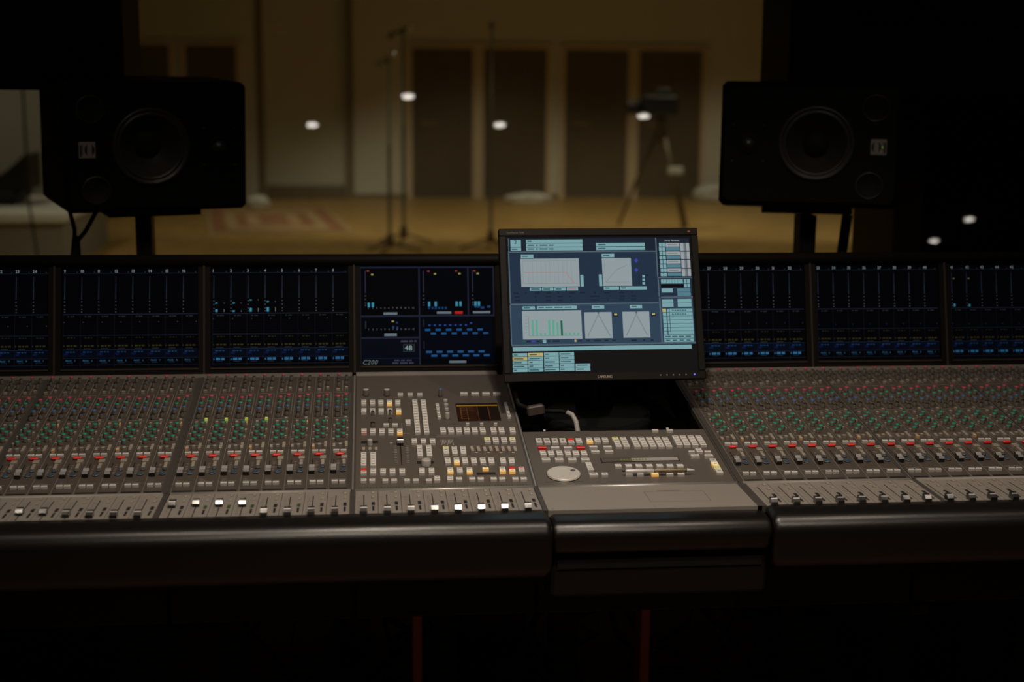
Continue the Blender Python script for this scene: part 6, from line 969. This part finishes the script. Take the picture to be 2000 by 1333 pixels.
    q = MB(); q.box(-0.125, -0.1915, -0.30, 0.125, -0.1745, -0.04, 'stand_black'); q.build('top_plate', st, M)
    pz = base.z - 0.022
    if not mirror:
        q = MB(); q.box(base.x - 0.022, base.y - 0.03, 0.02, base.x + 0.022, base.y + 0.03, pz, 'stand_black'); q.build('column', st)
    else:
        q = MB(); q.box(base.x - 0.024, base.y - 0.03, 0.02, base.x + 0.024, base.y + 0.03, pz, 'stand_black'); q.build('column', st)
        q = MB(); q.tube([(base.x + 0.125, base.y, pz), (base.x + 0.075, base.y, pz - 0.5), (base.x + 0.03, base.y, 0.15)], 0.016, 'stand_black', 8); q.build('brace', st)
    q = MB(); q.box(base.x - 0.2, base.y - 0.18, 0, base.x + 0.2, base.y + 0.18, 0.02, 'stand_black', b=0.004); q.build('base_plate', st)
    return t, M
sl, Ml = speaker((-0.523, 3.912, 1.343), math.radians(22), math.radians(-3.0), False,
    'black speaker turned inward with two loose cables under its outer corner', 'black stand under the speaker with the forked cables')
sr_, Mr = speaker((1.253, 3.872, 1.360), math.radians(-16.5), math.radians(5.0), True,
    'black speaker facing the desk with a lit green dot on its badge', 'black stand with slanting brace under the green dot speaker')
t = thing('speaker_cable', 'forked black cable running down from the speaker cabinet behind the console', 'cable', (-0.68, 4.0, 0))
pA = Vector((-0.776, 3.985, 1.166)); pB = Vector((-0.705, 3.99, 1.166)); J = Vector((-0.761, 3.98, 1.088))
f = MB(); f.tube([pA, (pA * 0.5 + J * 0.5) + Vector((0.004, 0, -0.01)), J + Vector((-0.004, 0, 0.0))], 0.006, 'cable_black', 8); f.build('cable_branch', t)
f = MB(); f.tube([pB, (pB * 0.45 + J * 0.55) + Vector((0.0, 0, -0.012)), J + Vector((0.006, 0, 0.0))], 0.006, 'cable_black', 8); f.build('cable_branch', t)
f = MB(); f.tube([J + Vector((0, 0, 0.01)), J + Vector((-0.004, 0, -0.06)), (J.x - 0.005, J.y, 0.92), (J.x - 0.03, 4.26, 0.55), (J.x - 0.05, 4.34, 0.018)], [0.010, 0.0155, 0.016, 0.016, 0.016], 'cable_black', 10); f.build('cable_sleeve', t)

# ---------------------------------------------------------------- under the console
def boxy(x, y, w_, d_, h_, mt, label, z0=0.0):
    t = thing('equipment_box', label, 'equipment box', (x, y, z0))
    f = MB(); f.box(x - w_ / 2, y - d_ / 2, z0, x + w_ / 2, y + d_ / 2, z0 + h_, mt, b=0.006); f.build('case', t)
    f = MB(); f.box(x - w_ * 0.42, y - d_ / 2 - 0.004, z0 + h_ * 0.12, x + w_ * 0.42, y - d_ / 2, z0 + h_ * 0.88, mt, b=0.002); f.build('face_plate', t)
    f = MB(); f.box(x - 0.03, y - d_ / 2 - 0.012, z0 + h_ * 0.6, x + 0.03, y - d_ / 2 - 0.004, z0 + h_ * 0.68, 'stand_metal', b=0.002); f.build('handle', t)
boxy(-0.76, 3.6, 0.26, 0.3, 0.30, 'console_dark', 'dark equipment box on the floor under the end of the console')
boxy(-0.02, 3.75, 0.10, 0.2, 0.31, 'box_brown', 'small brown equipment box among the cables under the console')
boxy(0.33, 3.8, 0.24, 0.25, 0.30, 'box_brown', 'wide brown equipment box between the two orange brown legs')
boxy(1.40, 3.42, 0.26, 0.24, 0.34, 'console_dark', 'black equipment box under the console beyond the second orange brown leg')
tangle = MB()
for i in range(30):
    x = (-0.05, 0.03, 0.17, 0.22, 0.28, 0.36, 0.44, 0.50, 0.56, 0.70, 0.78, 0.86, 0.95, -0.16, 0.10, 1.62)[i % 16] + random.uniform(-0.03, 0.03)
    yy = 3.24 + random.random() * 0.25
    pts = [(x, yy - 0.03, 0.60)]
    for k in range(1, 7): pts.append((x + random.uniform(-0.07, 0.07) * k / 3, yy + random.uniform(-0.05, 0.05), 0.60 - k * 0.085))
    e = pts[-1]; pts += [(e[0] + random.uniform(-0.15, 0.15), e[1] - 0.05, 0.012), (e[0] + random.uniform(-0.3, 0.3), e[1] - 0.02, 0.010)]
    tangle.tube(pts, 0.005 + 0.003 * random.random(), 'cable_black' if i % 4 else 'stand_metal', 7)
o = tangle.build('cable_tangle'); tag(o, 'tangle of black cables hanging and heaped under the mixing console', 'cables'); o['kind'] = 'stuff'
